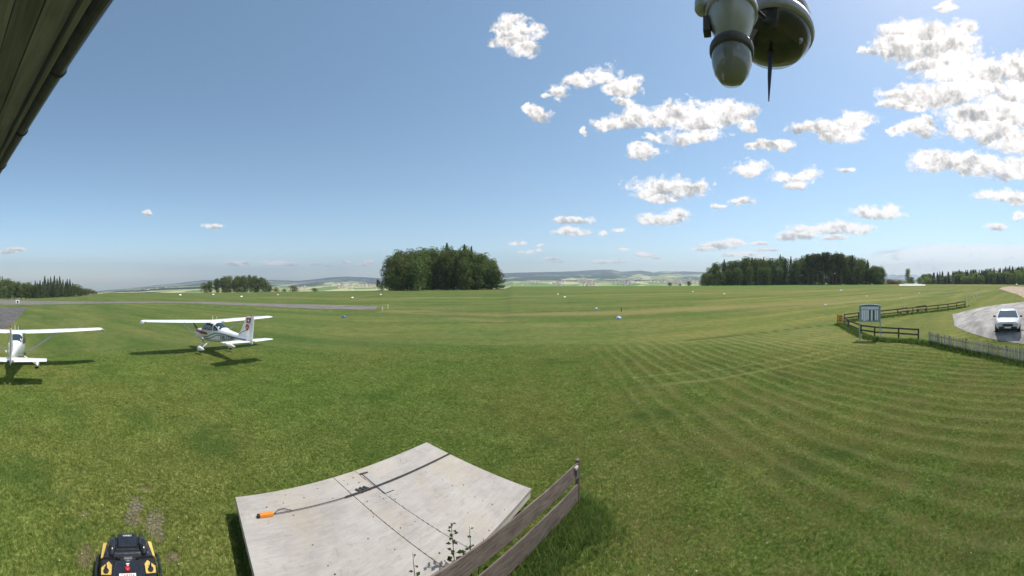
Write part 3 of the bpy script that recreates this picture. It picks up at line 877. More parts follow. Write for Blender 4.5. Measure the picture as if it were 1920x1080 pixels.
# right forest
wood(1326, 1664, [(1322, 512), (1335, 493), (1350, 487), (1370, 488), (1400, 479), (1430, 482), (1460, 479), (1500, 483), (1512, 476), (1530, 471), (1545, 474), (1575, 477), (1590, 474), (1620, 482), (1640, 493), (1657, 501), (1668, 510)],
     [(330, .98), (315, .97), (300, .93)], [('beech', .5), ('spruce', .42), ('open', .1)],
     {'beech': 'dark broadleaf tree in the long wood', 'spruce': 'dark spruce in the long wood', 'open': 'broadleaf tree with bare lower trunk in the long wood'}, 'trees of the long wood', 15)
wood(1328, 1500, [(1322, 515), (1340, 500), (1400, 490), (1500, 492)], [(288, .8)], [('beech', .6), ('spruce', .4)],
     {'beech': 'dark broadleaf tree in the long wood', 'spruce': 'dark spruce in the long wood'}, 'trees of the long wood', 17)
for i, u_ in enumerate(range(1516, 1586, 9)):
    tree('pine', u_ + R.uniform(-2, 2), 292 + R.uniform(-4, 4), 472 + R.uniform(-2, 5), 'tall tree with a pale bare trunk at the open edge of the long wood', 'tall bare-trunked trees', wide=.85)
wood(1594, 1662, [(1590, 484), (1640, 500), (1665, 512)], [(290, .85)], [('spruce', .5), ('beech', .5)],
     {'beech': 'dark broadleaf tree in the long wood', 'spruce': 'dark spruce in the long wood'}, 'trees of the long wood', 13)
# left forest
wood(-30, 74, [(-30, 512), (0, 516), (20, 521), (35, 526), (50, 529), (74, 528)], [(372, .98), (350, .95), (336, .86)], [('beech', .8), ('spruce', .2)],
     {'beech': 'broadleaf tree of the wood at the far left edge', 'spruce': 'spruce among the broadleaf trees at the far left edge'}, 'trees of the left wood', 14)
for u_, v_, f_ in ((66, 526, 1), (75, 525, 1), (84, 517, 1), (90, 522, 1), (95, 519, 1), (102, 517, 1), (107, 522, 1), (112, 518, 1), (118, 524, 1), (123, 528, 1), (126, 523, 1), (131, 523, 1), (136, 530, 1), (80, 528, 0), (99, 527, 0), (115, 530, 0), (88, 530, 0), (128, 532, 0), (70, 530, 0), (106, 530, 0), (122, 531, 0), (133, 534, 0)):
    tree('spruce', u_, 345 if f_ else 334, v_, 'pointed spruce in the row right of the left wood' if f_ else 'lower spruce in front of the row right of the left wood', 'spruces at the left wood' if f_ else 'front spruces at the left wood', wide=1.25)
for u_, v_, w_ in ((141, 533, 1.0), (147, 536, 1.1), (153, 541, 1.2), (160, 541, 1.3), (168, 541.5, 1.3), (175, 544, 1.3), (181, 547, 1.2)):
    tree('bush', u_, 350, v_, 'low bush on the slope between the spruces and the far hills at left', 'bushes at the left slope', wide=w_)
# left-centre clump
wood(388, 494, [(383, 536), (390, 528), (400, 521), (415, 518), (440, 516), (455, 514), (470, 514), (480, 515), (492, 517), (500, 528)],
     [(425, 1.0), (412, .97), (402, .85)], [('beech', .85), ('open', .15)],
     {'beech': 'grey-green broadleaf tree in the low grove behind the aeroplane', 'open': 'broadleaf tree with open lower trunk in the low grove'}, 'trees of the low grove', 13)
for u_, v_, w_, lb in ((383, 530, .9, 'small tree at the left end of the low grove'), (499, 527, .9, 'tree with a thin sunlit crown at the right end of the low grove'), (506, 535, 1.1, 'smaller tree just right of the low grove'), (517, 539, 1.3, 'small shrubby tree between the low grove and the round bush'), (533, 541, 1.2, 'smallest shrub between the low grove and the round bush'), (551, 535.5, 1.5, 'round dark bush on the horizon right of the low grove'), (590, 540, 1.6, 'small lone bush on the horizon between the round bush and the grove')):
    tree('bush', u_, 396, v_, lb, wide=w_, H=None, cat='bush' if 'bush' in lb or 'shrub' in lb else 'tree')
tree('open', 709, 224, 524, 'small slim tree standing alone at the left of the round grove', wide=1.0)
tree('bush', 716, 214, 528, 'shrub tucked against the left flank of the round grove', wide=.8)
for u_, v_, lb in ((1256, 529.5, 'small dark bush on the horizon left of the long wood'), (1292, 527.5, 'bigger dark bush on the horizon close to the long wood'), (1319, 523, 'bush at the left end of the long wood'), (1275, 532, 'tiny bush between the two dark bushes left of the long wood')):
    tree('bush', u_, 284, v_, lb, wide=1.3, mat=M_leafB)
# farm trees + far right forest
tree('beech', 1703, 400, 503, 'tall broadleaf tree beside the farmhouse', wide=.8, mat=M_leafC)
for u_, v_, lb in ((1710, 519, 'bright green round tree beside the farmhouse'), (1725, 519.5, 'bright green round tree further right of the farmhouse')):
    tree('beech', u_, 385, v_, lb, wide=1.9, mat=M_leafC)
for u_, v_, lb in ((1676, 526, 'olive shrub in front of the farmhouse'), (1688, 525, 'yellowish shrub right of the farmhouse wall'), (1697, 527, 'small pale shrub beside the farmyard'), (1668, 524, 'dark shrub between wood and farmhouse')):
    tree('bush', u_, 380, v_, lb, wide=1.4, mat=M_leafC if 'pale' in lb or 'yellow' in lb else M_leafD)
prof = [(1725, 516), (1735, 513), (1760, 510), (1790, 508), (1820, 505), (1850, 503), (1880, 502), (1900, 499), (1920, 498), (1960, 496)]
wood(1732, 1955, prof, [(530, 1.0), (515, .97)], [('spruce', .75), ('beech', .25)],
     {'beech': 'broadleaf tree in the forest along the right horizon', 'spruce': 'spruce in the forest along the right horizon'}, 'trees of the right forest', 9, hscale=1.35)
n0 = len(bpy.data.objects)
LEAFM['beech'] = M_leafC
wood(1738, 1950, prof, [(498, .80), (485, .66)], [('beech', .7), ('spruce', .3)],
     {'beech': 'sunny yellow-green broadleaf tree before the right horizon forest', 'spruce': 'spruce at the front edge of the right horizon forest'}, 'edge trees of the right forest', 11, hscale=1.45)
LEAFM['beech'] = M_leafA
for u_, v_ in ((1893, 520), (1900, 518), (1912, 517)):
    tree('beech', u_, 440, v_, 'bushy tree standing in front of the forest at the right edge', 'front trees at right edge', wide=1.5)
# ------------------------------------------------------------------ object materials
M_white = simple('white_aircraft_paint', (.80, .80, .80), .28, var=.05, scale=2, coat=.5, dirt=(.55, .54, .52), dirt_amt=.25)
M_white2 = simple('white_panel_paint', (.76, .77, .78), .38, var=.05, scale=3)
M_red = simple('red_paint', (.42, .025, .03), .35, var=.1)
M_maroon = simple('maroon_paint', (.26, .015, .03), .35, var=.1)
M_greyp = simple('grey_paint', (.22, .22, .23), .4, var=.1)
M_dark = simple('dark_rubber', (.02, .02, .022), .8, var=.3)
M_blackp = simple('black_plastic', (.022, .024, .028), .45, var=.3, scale=9, dirt=(.10, .095, .08), dirt_amt=.35)
M_blackg = simple('black_gloss_plastic', (.018, .02, .026), .18, var=.2, scale=9, coat=.6, dirt=(.07, .07, .06), dirt_amt=.3)
M_yellow = simple('yellow_plastic', (.62, .44, .12), .5, var=.12, scale=8, dirt=(.22, .17, .08), dirt_amt=.5)
M_steel = simple('galvanised_steel', (.30, .31, .32), .42, .75, var=.2, scale=10)
M_steelD = simple('dark_steel_rod', (.075, .072, .07), .5, .5, var=.25, scale=12)
M_orange = simple('orange_handle', (.72, .24, .03), .5, var=.12)
M_wpaint = simple('white_matt_paint', (.78, .78, .76), .7, var=.05)
M_alu = simple('aluminium', (.52, .53, .54), .35, .8, var=.1)
def glass_mat(name, tint=(.025, .04, .05)):
    m, nt, o = new_mat(name); t = NT(nt)
    t.princ(o, tint, .06, 0, None, .6, .3)
    return m
M_glass = glass_mat('cabin_glass')
M_glassb = glass_mat('car_glass', (.05, .085, .11))

# ------------------------------------------------------------------ light aircraft
SEC = [  # x, top, bottom, half width
 (1.80, 1.46, 1.10, .16), (1.74, 1.56, .99, .30), (1.62, 1.62, .90, .40), (1.3, 1.67, .82, .47), (.9, 1.70, .78, .51), (.5, 1.73, .75, .53), (.32, 1.77, .74, .54),
 (.12, 2.02, .73, .545), (-.06, 2.26, .73, .55), (-.4, 2.33, .73, .555), (-.9, 2.34, .74, .555), (-1.45, 2.33, .76, .545), (-1.75, 2.28, .78, .52), (-2.1, 2.13, .81, .475),
 (-2.5, 1.94, .84, .42), (-2.9, 1.80, .88, .37), (-3.5, 1.70, .91, .30), (-4.2, 1.61, .94, .235), (-4.9, 1.53, .97, .165), (-5.5, 1.46, .99, .10), (-5.95, 1.41, 1.02, .035)]
SEC = SEC[::-1]
_sx = [s[0] for s in SEC]
def sec(x):
    return (np.interp(x, _sx, [s[1] for s in SEC]), np.interp(x, _sx, [s[2] for s in SEC]), np.interp(x, _sx, [s[3] for s in SEC]))
NEXP = 3.2
def side_y(x, z):
    tp, bt, hw = sec(x); zc = (tp + bt) / 2; hh = (tp - bt) / 2
    q = min(.999, abs((z - zc) / hh))
    taper = 1 - .16 * max(0, (z - 1.5) / .85) if x > -2.4 else 1
    return hw * (1 - q ** NEXP) ** (1 / NEXP) * taper
def side_patch(mb, x0, x1, zl, zh, side, off=.008, nx=14, nz=3):
    V = []; F = []
    for i in range(nx + 1):
        x = x0 + (x1 - x0) * i / nx
        for j in range(nz + 1):
            a, b = zl(x), zh(x); z = a + (b - a) * j / nz
            V.append((x, side * (side_y(x, z) + off), z))
    for i in range(nx):
        for j in range(nz):
            k = i * (nz + 1) + j
            F.append((k, k + 1, k + nz + 2, k + nz + 1))
    mb.add(V, F)
def wing_ring(x_le, y, z, chord, th, f0=0.0, f1=1.0, n=9, inc=0.02):
    up = []; lo = []
    for i in range(n):
        f = f0 + (f1 - f0) * (1 - cos(pi * i / (n - 1))) / 2
        yt = 5 * th * (.2969 * sqrt(max(f, 1e-6)) - .126 * f - .3516 * f * f + .2843 * f ** 3 - .1015 * f ** 4)
        yc = .025 * (1 - (2 * f - .9) ** 2)
        xx = x_le - f * chord; dz = -f * chord * inc
        up.append((xx, y, z + (yt * 1.0 + yc) * chord + dz)); lo.append((xx, y, z + (-yt * .75 + yc * .3) * chord + dz))
    return up + lo[::-1]
def text_obj(body, size, mat, parent, name, origin, xdir, updir, extr=.002, align='CENTER', shear=0.0):
    cu_ = bpy.data.curves.new(name, 'FONT'); cu_.body = body; cu_.size = size; cu_.extrude = extr
    cu_.align_x = align; cu_.align_y = 'CENTER'; cu_.shear = shear
    cu_.materials.append(mat)
    tmp_ = bpy.data.objects.new(name + '_font', cu_); me_ = bpy.data.meshes.new_from_object(tmp_); bpy.data.objects.remove(tmp_); me_.name = name
    if not me_.materials: me_.materials.append(mat)
    o = bpy.data.objects.new(name, me_); root_col.objects.link(o)
    if parent is not None: o.parent = parent
    X = Vector(xdir).normalized(); U = Vector(updir).normalized(); Zn = X.cross(U).normalized(); U = Zn.cross(X)
    M = Matrix((X, U, Zn)).transposed().to_4x4(); M.translation = Vector(origin)
    o.matrix_local = M
    return o
def aeroplane(loc, heading, pitch, roll, label, livery, z_off=0.0):
    e = bpy.data.objects.new('light_aeroplane', None); root_col.objects.link(e)
    tag(e, label, 'aeroplane', 'parked light aeroplanes')
    M = Matrix.Translation(loc) @ Matrix.Rotation(heading, 4, 'Z') @ Matrix.Rotation(-pitch, 4, 'Y') @ Matrix.Rotation(roll, 4, 'X') @ Matrix.Diagonal((1, 1, .95, 1))
    e.matrix_world = M
    # fuselage
    mb = MB(); rings = []
    xs_ = sorted(set([s[0] for s in SEC] + list(np.linspace(-5.9, 1.75, 36))))
    for x in xs_:
        tp, bt, hw = sec(x); zc = (tp + bt) / 2; hh = (tp - bt) / 2; ring = []
        for k in range(28):
            a = 2 * pi * k / 28; c_, s_ = cos(a), sin(a)
            r = (abs(c_) ** NEXP + abs(s_) ** NEXP) ** (-1 / NEXP)
            y = hw * r * c_; z = zc + hh * r * s_
            if x > -2.4: y *= 1 - .16 * max(0, (z - 1.5) / .85)
            ring.append((x, y, z))
        rings.append(ring)
    mb.loft(rings); mb.build('fuselage', M_white, e, smooth=True)
    # wing
    for s in (1, -1):
        mb = MB(); fl = MB(); ai = MB()
        def st(y):
            ch = 1.63 if y < 2.6 else 1.63 + (1.12 - 1.63) * (y - 2.6) / 2.75
            le = .0 if y < 2.6 else -.16 * (y - 2.6) / 2.75
            return le, ch, 2.30 + .030 * y
        for a, b, mm in ((.0, 5.35, mb),):
            rings = []
            for y in (0, .56, 1.2, 2.0, 2.6, 3.3, 4.0, 4.7, 5.3):
                le, ch, z = st(y); rings.append(wing_ring(le, s * y, z, ch, .12, 0, .74))
            le, ch, z = st(5.3)
            rings.append(wing_ring(le - .06, s * 5.42, z - .01, ch * .93, .10, 0, .8)); rings.append(wing_ring(le - .18, s * 5.50, z - .05, ch * .78, .07, 0, .9))
            mm.loft(rings)
        mb.build('wing', M_white, e, smooth=False, autosmooth=35)
        for nm, y0, y1, mm in (('flap', .58, 2.58, fl), ('aileron', 2.62, 5.28, ai)):
            rings = []
            for y in (y0, y1):
                le, ch, z = st(y); rings.append(wing_ring(le, s * y, z - .012, ch, .118, .755, 1.0, 6))
            mm.loft(rings); mm.build(nm, M_white2, e, autosmooth=35)
        tipm = MB(); le, ch, z = st(5.3)
        tipm.loft([wing_ring(le - .10, s * 5.44, z - .03, ch * .95, .08, .02, 1), wing_ring(le - .25, s * 5.53, z - .16, ch * .62, .05, .02, 1)])
        tipm.build('wing_tip', M_white2, e, autosmooth=40)
        sm = MB(); sm.beam((-.45, s * .54, .86), (-.62, s * 2.62, 2.34), .10, .035, (1, 0, 0)); sm.build('wing_strut', M_white, e, bevel=.01)
        # tailplane + elevator
        tm = MB(); rings = []
        for y, le, ch in ((.04, -4.72, 1.0), (.9, -4.86, .80), (1.66, -4.99, .62), (1.74, -5.05, .5)):
            rings.append([(p[0], p[1], 1.17 + (p[2] - 1.17) * .8) for p in wing_ring(le, s * y, 1.17, ch, .09, 0, .98, 7, 0)])
        tm.loft(rings); tm.build('tailplane', M_white, e, autosmooth=35)
        el = MB(); rings = []
        for y, le, ch in ((.17, -5.72, .44), (.9, -5.67, .38), (1.72, -5.62, .33)):
            rings.append([(le, s * y, 1.20), (le - ch * .5, s * y, 1.195), (le - ch, s * y, 1.165), (le - ch, s * y, 1.155), (le, s * y, 1.12)])
        el.loft(rings); el.build('elevator', M_white2, e)
        # main gear
        lg = MB(); lg.tube([(-1.12, s * .38, .80), (-1.13, s * .8, .58), (-1.15, s * 1.18, .26)], [.045, .04, .03], 8); lg.build('gear_leg', M_white, e, smooth=True)
        wh = MB(); wh.lathe([(.07, -.07), (.17, -.075), (.20, -.04), (.20, .04), (.17, .075), (.07, .07)], (-1.15, s * 1.27, .20), 16, 'Y'); wh.build('wheel', M_dark, e, smooth=True)
        pt = MB(); rings = []
        for x, r_, zc in ((-.68, .03, .25), (-.76, .12, .26), (-.92, .19, .28), (-1.12, .215, .30), (-1.35, .18, .30), (-1.6, .11, .30), (-1.85, .03, .31)):
            rings.append([(x, s * 1.27 + .62 * r_ * cos(2 * pi * k / 12), zc + r_ * sin(2 * pi * k / 12)) for k in range(12)])
        pt.loft(rings); pt.build('wheel_fairing', M_white2, e, smooth=True)
        # windows on each side
        for nm, x0, x1, zl, zh in (('door_window', .02, -.80, lambda x: 1.66, lambda x: min(2.16, 1.66 + .5 * min(1, (.20 - x) / .30))),
                                   ('cabin_window', -.90, -1.66, lambda x: 1.66, lambda x: 2.16),
                                   ('rear_side_window', -1.75, -2.35, lambda x: 1.66 + .02 * (-1.75 - x), lambda x: 2.10 - .50 * (-1.75 - x))):
            w = MB(); side_patch(w, x0, x1, zl, zh, s, .012, 10, 4); w.build(nm, M_glass, e)
        if livery:
            w = MB(); side_patch(w, 1.70, -.95, lambda x: 1.46 - .16 * max(0, min(1, (1.7 - x) / 1.6)), lambda x: 1.46 - .16 * max(0, min(1, (1.7 - x) / 1.6)) + (.15 + .08 * sin(max(0, (1.7 - x) / 2.65) * pi)), s, .006, 22); w.build('red_stripe', M_maroon, e)
            wave = lambda x: 1.06 + .36 * sstep(-.6, -2.2, x) - .22 * sstep(-2.4, -5.2, x)
            w = MB(); side_patch(w, -.3, -5.5, lambda x: wave(x) + .015, lambda x: wave(x) + .105, s, .006, 40); w.build('wave_stripe', M_greyp, e)
            w = MB(); side_patch(w, .2, -3.2, lambda x: wave(x + .25) - .11, lambda x: wave(x + .25) - .045, s, .006, 30); w.build('wave_stripe', M_greyp, e)
    for s in (1, -1):
        w = MB()
        for x in (-.02, -.86): side_patch(w, x, x - .014, lambda x: .95, lambda x: 2.2, s, .005, 1, 8)
        side_patch(w, -.02, -.874, lambda x: .94, lambda x: .954, s, .005, 8, 1)
        w.build('door_seam', M_greyp, e)
    # registration on both sides of the tail cone
    if livery:
        for s in (1, -1):
            xm = -3.55
            text_obj('HB-TDM', .42, M_dark, e, 'registration_lettering', (xm, s * (side_y(-3.0, 1.25) + .03), 1.19), (-s * 1.0, s * (side_y(-3.9, 1.25) - side_y(-3.1, 1.25)) / .8 * s, 0) if s < 0 else (-1.0, (side_y(-3.9, 1.25) - side_y(-3.1, 1.25)) / .8, 0), (0, 0, 1), .004) if s > 0 else \
            text_obj('HB-TDM', .42, M_dark, e, 'registration_lettering', (xm, -(side_y(-3.0, 1.25) + .03), 1.19), (1.0, (side_y(-3.9, 1.25) - side_y(-3.1, 1.25)) / .8, 0), (0, 0, 1), .004)
    # fin + rudder
    def finring(z, le, te, th):
        return [(le, 0, z), (le - (le - te) * .3, th, z), (te, th * .55, z), (te, -th * .55, z), (le - (le - te) * .3, -th, z)]
    fm = MB(); fm.loft([finring(1.42, -3.75, -5.55, .05), finring(1.58, -4.45, -5.60, .055), finring(1.85, -4.78, -5.66, .05), finring(2.74, -5.42, -5.86, .035), finring(2.80, -5.50, -5.86, .02)])
    fm.build('fin', M_white, e)
    rm = MB(); rm.loft([finring(1.00, -5.72, -6.05, .035), finring(1.5, -5.60, -6.12, .04), finring(2.74, -5.88, -6.32, .025), finring(2.80, -5.88, -6.30, .015)]); rm.build('rudder', M_white if livery else M_greyp, e)
    if livery:
        for s in (1, -1):
            w = MB(); pl = [(-5.50, 2.36), (-5.93, 2.36), (-6.06, 2.68), (-5.58, 2.68)]
            w.add([(x, s * .052, z) for x, z in pl] + [(x, s * .046, z) for x, z in pl], [(0, 1, 2, 3), (4, 5, 6, 7)]); em_ = w.build('flag_emblem', M_red, e)
            w = MB(); w.box((-5.77, s * .055, 2.52), (.20, .006, .06)); w.box((-5.77, s * .055, 2.52), (.06, .0065, .20)); w.build('white_cross', M_wpaint, em_)
            w = MB(); n = 24
            w.lathe([(.19, -.003), (.19, .003)], (-5.60, s * .055, 2.08), n, 'Y'); em2 = w.build('round_emblem', M_red, e)
            text_obj('e', .30, M_wpaint, em2, 'emblem_letter', (-5.60, s * .062, 2.09), (-s, 0, 0), (0, 0, 1), .002)
            w = MB(); w.loft([[(-4.6 - .1 * q - 1.0 * q, s * (.056 if q < 1 else .05), 1.55 + .34 * q ** .7 + d) for d in (0, .05)] for q in (0, .2, .4, .6, .8, 1.0)], cap=False, closed=False); w.build('fin_stripe', M_greyp, e)
    # windshield, rear window (follow the roof line)
    def top_patch(x0, x1, wy, off=.012, nx=8, ny=8):
        w = MB(); V = []; F = []
        for i in range(nx + 1):
            x = x0 + (x1 - x0) * i / nx; tp, bt, hw = sec(x); zc = (tp + bt) / 2; hh = (tp - bt) / 2
            for j in range(ny + 1):
                y = (-1 + 2 * j / ny) * wy * hw
                z = zc + hh * (1 - abs(y / hw) ** NEXP) ** (1 / NEXP)
                V.append((x, y * (1 - .16 * max(0, (z - 1.5) / .85)) if x > -2.4 else y, z + off))
        F = [(i * (ny + 1) + j, i * (ny + 1) + j + 1, (i + 1) * (ny + 1) + j + 1, (i + 1) * (ny + 1) + j) for i in range(nx) for j in range(ny)]
        return w.add(V, F)
    top_patch(.30, -.02, .90).build('windshield', M_glass, e)
    top_patch(-1.86, -2.62, .86).build('rear_window', M_glass, e)
    # nose gear, spinner, propeller, beacon, antennas
    ng = MB(); ng.tube([(.95, 0, .85), (1.02, 0, .30)], [.04, .035], 8); ng.build('nose_gear_leg', M_steel, e)
    wh = MB(); wh.lathe([(.06, -.06), (.15, -.065), (.175, -.03), (.175, .03), (.15, .065), (.06, .06)], (1.05, 0, .175), 16, 'Y'); wh.build('nose_wheel', M_dark, e, smooth=True)
    pt = MB(); rings = []
    for x, r_, zc in ((1.42, .03, .24), (1.33, .11, .26), (1.15, .18, .28), (.95, .17, .29), (.7, .10, .29), (.5, .03, .30)):
        rings.append([(x, .6 * r_ * cos(2 * pi * k / 12), zc + r_ * sin(2 * pi * k / 12)) for k in range(12)])
    pt.loft(rings); pt.build('nose_wheel_fairing', M_white2, e, smooth=True)
    sp = MB(); sp.lathe([(.16, 1.80), (.155, 1.88), (.11, 1.99), (.05, 2.06), (.005, 2.08)], (0, 0, 0), 16, 'X')
    sp.v = [(x, y, z + 1.30) for x, y, z in sp.v]
    sp.build('spinner', M_white2, e, smooth=True)
    for s in (1, -1):
        pb = MB(); rings = []
        for q, w_, th in ((.1, .05, .03), (.35, .075, .02), (.65, .07, .014), (.93, .045, .008)):
            a = radians(62)
            cx, cz = cos(a) * q * s, sin(a) * q * s
            rings.append([(1.86 + th, cx - sin(a) * w_, 1.30 + cz + cos(a) * w_), (1.86 + th, cx + sin(a) * w_, 1.30 + cz - cos(a) * w_), (1.86 - th, cx + sin(a) * w_, 1.30 + cz - cos(a) * w_), (1.86 - th, cx - sin(a) * w_, 1.30 + cz + cos(a) * w_)])
        pb.loft(rings); pb.build('propeller_blade', M_dark, e)
    b = MB(); b.lathe([(.03, 0), (.035, .05), (.025, .09), (.005, .10)], (-6.05, 0, 2.80), 10); b.build('beacon', M_red, e)
    for x, y, h in ((-.9, .12, .42), (-1.15, -.1, .36)):
        b = MB(); b.beam((x, y, 2.34), (x - .16, y, 2.34 + h), .02, .012); b.build('antenna', M_white2, e)
    for s in (1, -1):
        b = MB(); b.box((-6.0, 0, 0), (0, 0, 0))
    return e
hd1 = radians(169.6)
aeroplane(Vector((-20.14, 15.01, -.155)), hd1, -.072, .017, 'white high-wing aeroplane seen side-on with red and grey stripes and emblems on its fin', True)
hd2 = radians(173.5)
aeroplane(Vector((-21.2, 1.15, -.38)), hd2, -.095, .0, 'white high-wing aeroplane cut by the left edge, seen straight from behind its tail', False)

# ------------------------------------------------------------------ big wooden cover with three leaves
ZT = .50
def dirp(u, v, z): # point at height z seen at photo pixel
    a = (u - 960) / FPX; t_ = (v - Y0) / FPX; D = (CAMZ - z) / t_
    return Vector((sin(a) * D, cos(a) * D, z))
PA = dirp(800, 829, ZT); PB = dirp(441, 932, ZT)
ev = (PB - PA); LV = ev.length; ev.normalize()
eu = Vector((-ev.y, ev.x, 0))
if eu.x < 0: eu = -eu
cover = empty('wooden_cover', (PA.x, PA.y, 0), 0, 'big low pale plywood cover of three leaves lying on the grass behind the plank fence', 'cover')
cover.rotation_euler = (0, 0, atan2(ev.y, ev.x))
def loc2(p):  # world -> local of cover
    q = p - Vector((PA.x, PA.y, 0)); return (q.dot(ev), q.dot(eu))
# local axes: x along ev (A -> B), y: rotate +90 from ev
sgn = 1 if (Matrix.Rotation(atan2(ev.y, ev.x), 3, 'Z') @ Vector((0, 1, 0))).dot(eu) > 0 else -1
def lp(s, t_, z): return (s, sgn * t_, z)
def leafm():
    m, nt, o = new_mat('weathered_plywood'); t = NT(nt); c = t.coord('Object')
    n = t.noise(t.mapping(c, (1.0, 7.0, 3)), 3.0, 6, .65, .4); n2 = t.noise(c, 1.2, 5, .65); n3 = t.noise(c, 60, 3, .7); n4 = t.noise(c, 7, 5, .7)
    g = t.math('ADD', t.math('MULTIPLY', n, .3), t.math('ADD', t.math('MULTIPLY', n2, .45), t.math('MULTIPLY', n3, .25)))
    k = t.ramp(g, [(.34, (.27, .25, .235)), (.5, (.37, .345, .325)), (.66, (.46, .435, .41))])
    k = t.mix(t.math('MULTIPLY', t.ramp(n4, [(.56, 0.0), (.72, 1.0)]), .5), k, (.20, .17, .13))
    k = t.mix(t.math('MULTIPLY', t.ramp(t.noise(c, .8, 3), [(.5, 0.0), (.7, 1.0)]), .45), k, (.38, .33, .24))
    t.princ(o, k, .85, 0, t.bump(n3, .35, .003), .2)
    return m
M_ply = leafm()
p1 = loc2(dirp(627, 897, ZT)); p1b = loc2(dirp(825, 1058, ZT)); p2 = loc2(dirp(669, 886, ZT)); p2b = loc2(dirp(848, 1010, ZT))
WU = 3.32
def ext(a, b, f): return a[0] + (b[0] - a[0]) * f / (b[1] - a[1]) if abs(b[1] - a[1]) > 1e-6 else a[0]
s1a, s1b = ext((p1[0], p1[1]), (p1b[0], p1b[1]), -p1[1]) , p1[0] + (p1b[0] - p1[0]) * (WU - p1[1]) / (p1b[1] - p1[1])
s2a, s2b = ext((p2[0], p2[1]), (p2b[0], p2b[1]), -p2[1]) , p2[0] + (p2b[0] - p2[0]) * (WU - p2[1]) / (p2b[1] - p2[1])
g_ = .007
def quadprism(pts, z0, z1):
    mb = MB(); mb.prism([(a, sgn * b) for a, b in pts], z0, z1); return mb
quadprism([(0, 0), (s2a - g_ * .5, 0), (s2b - g_ * .5, WU), (0, WU)], ZT - .05, ZT).build('cover_leaf', M_ply, cover, bevel=.004)
quadprism([(s2a + g_ * .5, 0), (s1a - g_, 0), (s1b - g_, WU), (s2b + g_ * .5, WU)], ZT - .05, ZT - .002).build('cover_leaf', M_ply, cover, bevel=.004)
quadprism([(s1a + g_, 0), (LV, 0), (LV, WU), (s1b + g_, WU)], ZT - .05, ZT - .001).build('cover_leaf', M_ply, cover, bevel=.004)
M_rimw = simple('pale_batten', (.52, .50, .45), .8, var=.15)
for a, b in (((0, 0), (LV, 0)), ((LV, 0), (LV, WU)), ((LV, WU), (0, WU)), ((0, WU), (0, 0))):
    mb = MB(); ins = .03
    ca = (min(max(a[0], ins), LV - ins), min(max(a[1], ins), WU - ins)); cb = (min(max(b[0], ins), LV - ins), min(max(b[1], ins), WU - ins))
    mb.beam(lp(ca[0], ca[1], ZT - .115), lp(cb[0], cb[1], ZT - .115), .035, .124); mb.build('rim_batten', M_rimw, cover)
M_base = wood_mat('dark_base_wood', (.06, .05, .04), (.15, .13, .11))
mb = MB(); mb.box(lp(LV / 2, WU / 2, (ZT - .18) / 2 - .05), (LV - .5, WU - .5, ZT - .18 + .1)); mb.build('base_frame', M_base, cover)
# screws, knots
M_screw = simple('rusty_screw', (.06, .045, .038), .7)
scr_px = [(595, 916), (624, 934), (531, 943), (535, 928), (645, 901), (652, 908), (662, 896), (673, 905), (688, 940), (712, 931), (719, 935), (732, 930), (741, 936), (725, 941), (708, 880), (751, 863), (762, 864),
          (848, 911), (869, 909), (890, 932), (905, 939), (923, 946), (946, 956), (951, 965), (798, 885), (778, 978), (751, 990), (586, 1022), (615, 1061), (628, 1077), (824, 1037), (834, 1052), (550, 966), (877, 962), (917, 995), (570, 933), (500, 951),
          (700, 969), (690, 1010), (830, 900), (740, 1030)]
tmpl = MB(); tmpl.lathe([(.017, 0), (.017, .0035), (.009, .005)], n=8); sme = tmpl.mesh('screw', False); sme.materials.append(M_screw)
for u_, v_ in scr_px:
    q = dirp(u_, v_, ZT); s_, t_ = loc2(q)
    if .02 < s_ < LV - .02 and .02 < t_ < WU - .02:
        o_ = link('screw', sme, None, cover); o_.location = lp(s_, t_, ZT); k_ = R.uniform(.5, 1.0); o_.scale = (k_, k_, 1)
# stains and dirt lying in the joints
for (a0, b0), (a1, b1) in (((s1a, 0), (s1b, WU)), ((s2a, 0), (s2b, WU))):
    mb = MB()
    for i in range(26):
        if R.random() < .35: continue
        f = i / 26; x = a0 + (a1 - a0) * f; y = WU * f; w_ = R.uniform(.008, .022)
        mb.box(lp(x, y, ZT - .012), (w_, R.uniform(.05, .16), .026), rz=0)
    mb.build('joint_dirt', M_base, cover)['kind'] = 'stuff'
# flat hatch plate let into the right leaf
hp = [loc2(dirp(u_, v_, ZT)) for u_, v_ in ((679, 887), (694, 885), (740, 919), (722, 925))]
quadprism(hp, ZT + .001, ZT + .006).build('hatch_plate', simple('pale_hatch', (.36, .345, .325), .6, var=.08), cover)
hh = [loc2(dirp(u_, v_, ZT)) for u_, v_ in ((674, 889), (689, 885.5), (690, 887.5), (676, 891))]
quadprism(hh, ZT + .007, ZT + .02).build('hatch_hinge', M_steelD, cover)
mb = MB()
for a, b in (((739, 919), (722, 925.5)), ((679, 890), (722, 925.5))):
    A_, B_ = loc2(dirp(*a, ZT)), loc2(dirp(*b, ZT)); mb.beam(lp(A_[0], A_[1], ZT + .004), lp(B_[0], B_[1], ZT + .004), .012, .012)
mb.build('hatch_edge', M_steelD, cover)
mb = MB()
for u_, v_ in ((674, 921), (681, 918), (688, 916)):
    s_, t_ = loc2(dirp(u_, v_, ZT)); mb.box(lp(s_, t_, ZT + .012), (.05, .20, .024), rz=.5)
mb.build('clamp_bracket', M_steelD, cover, bevel=.004)
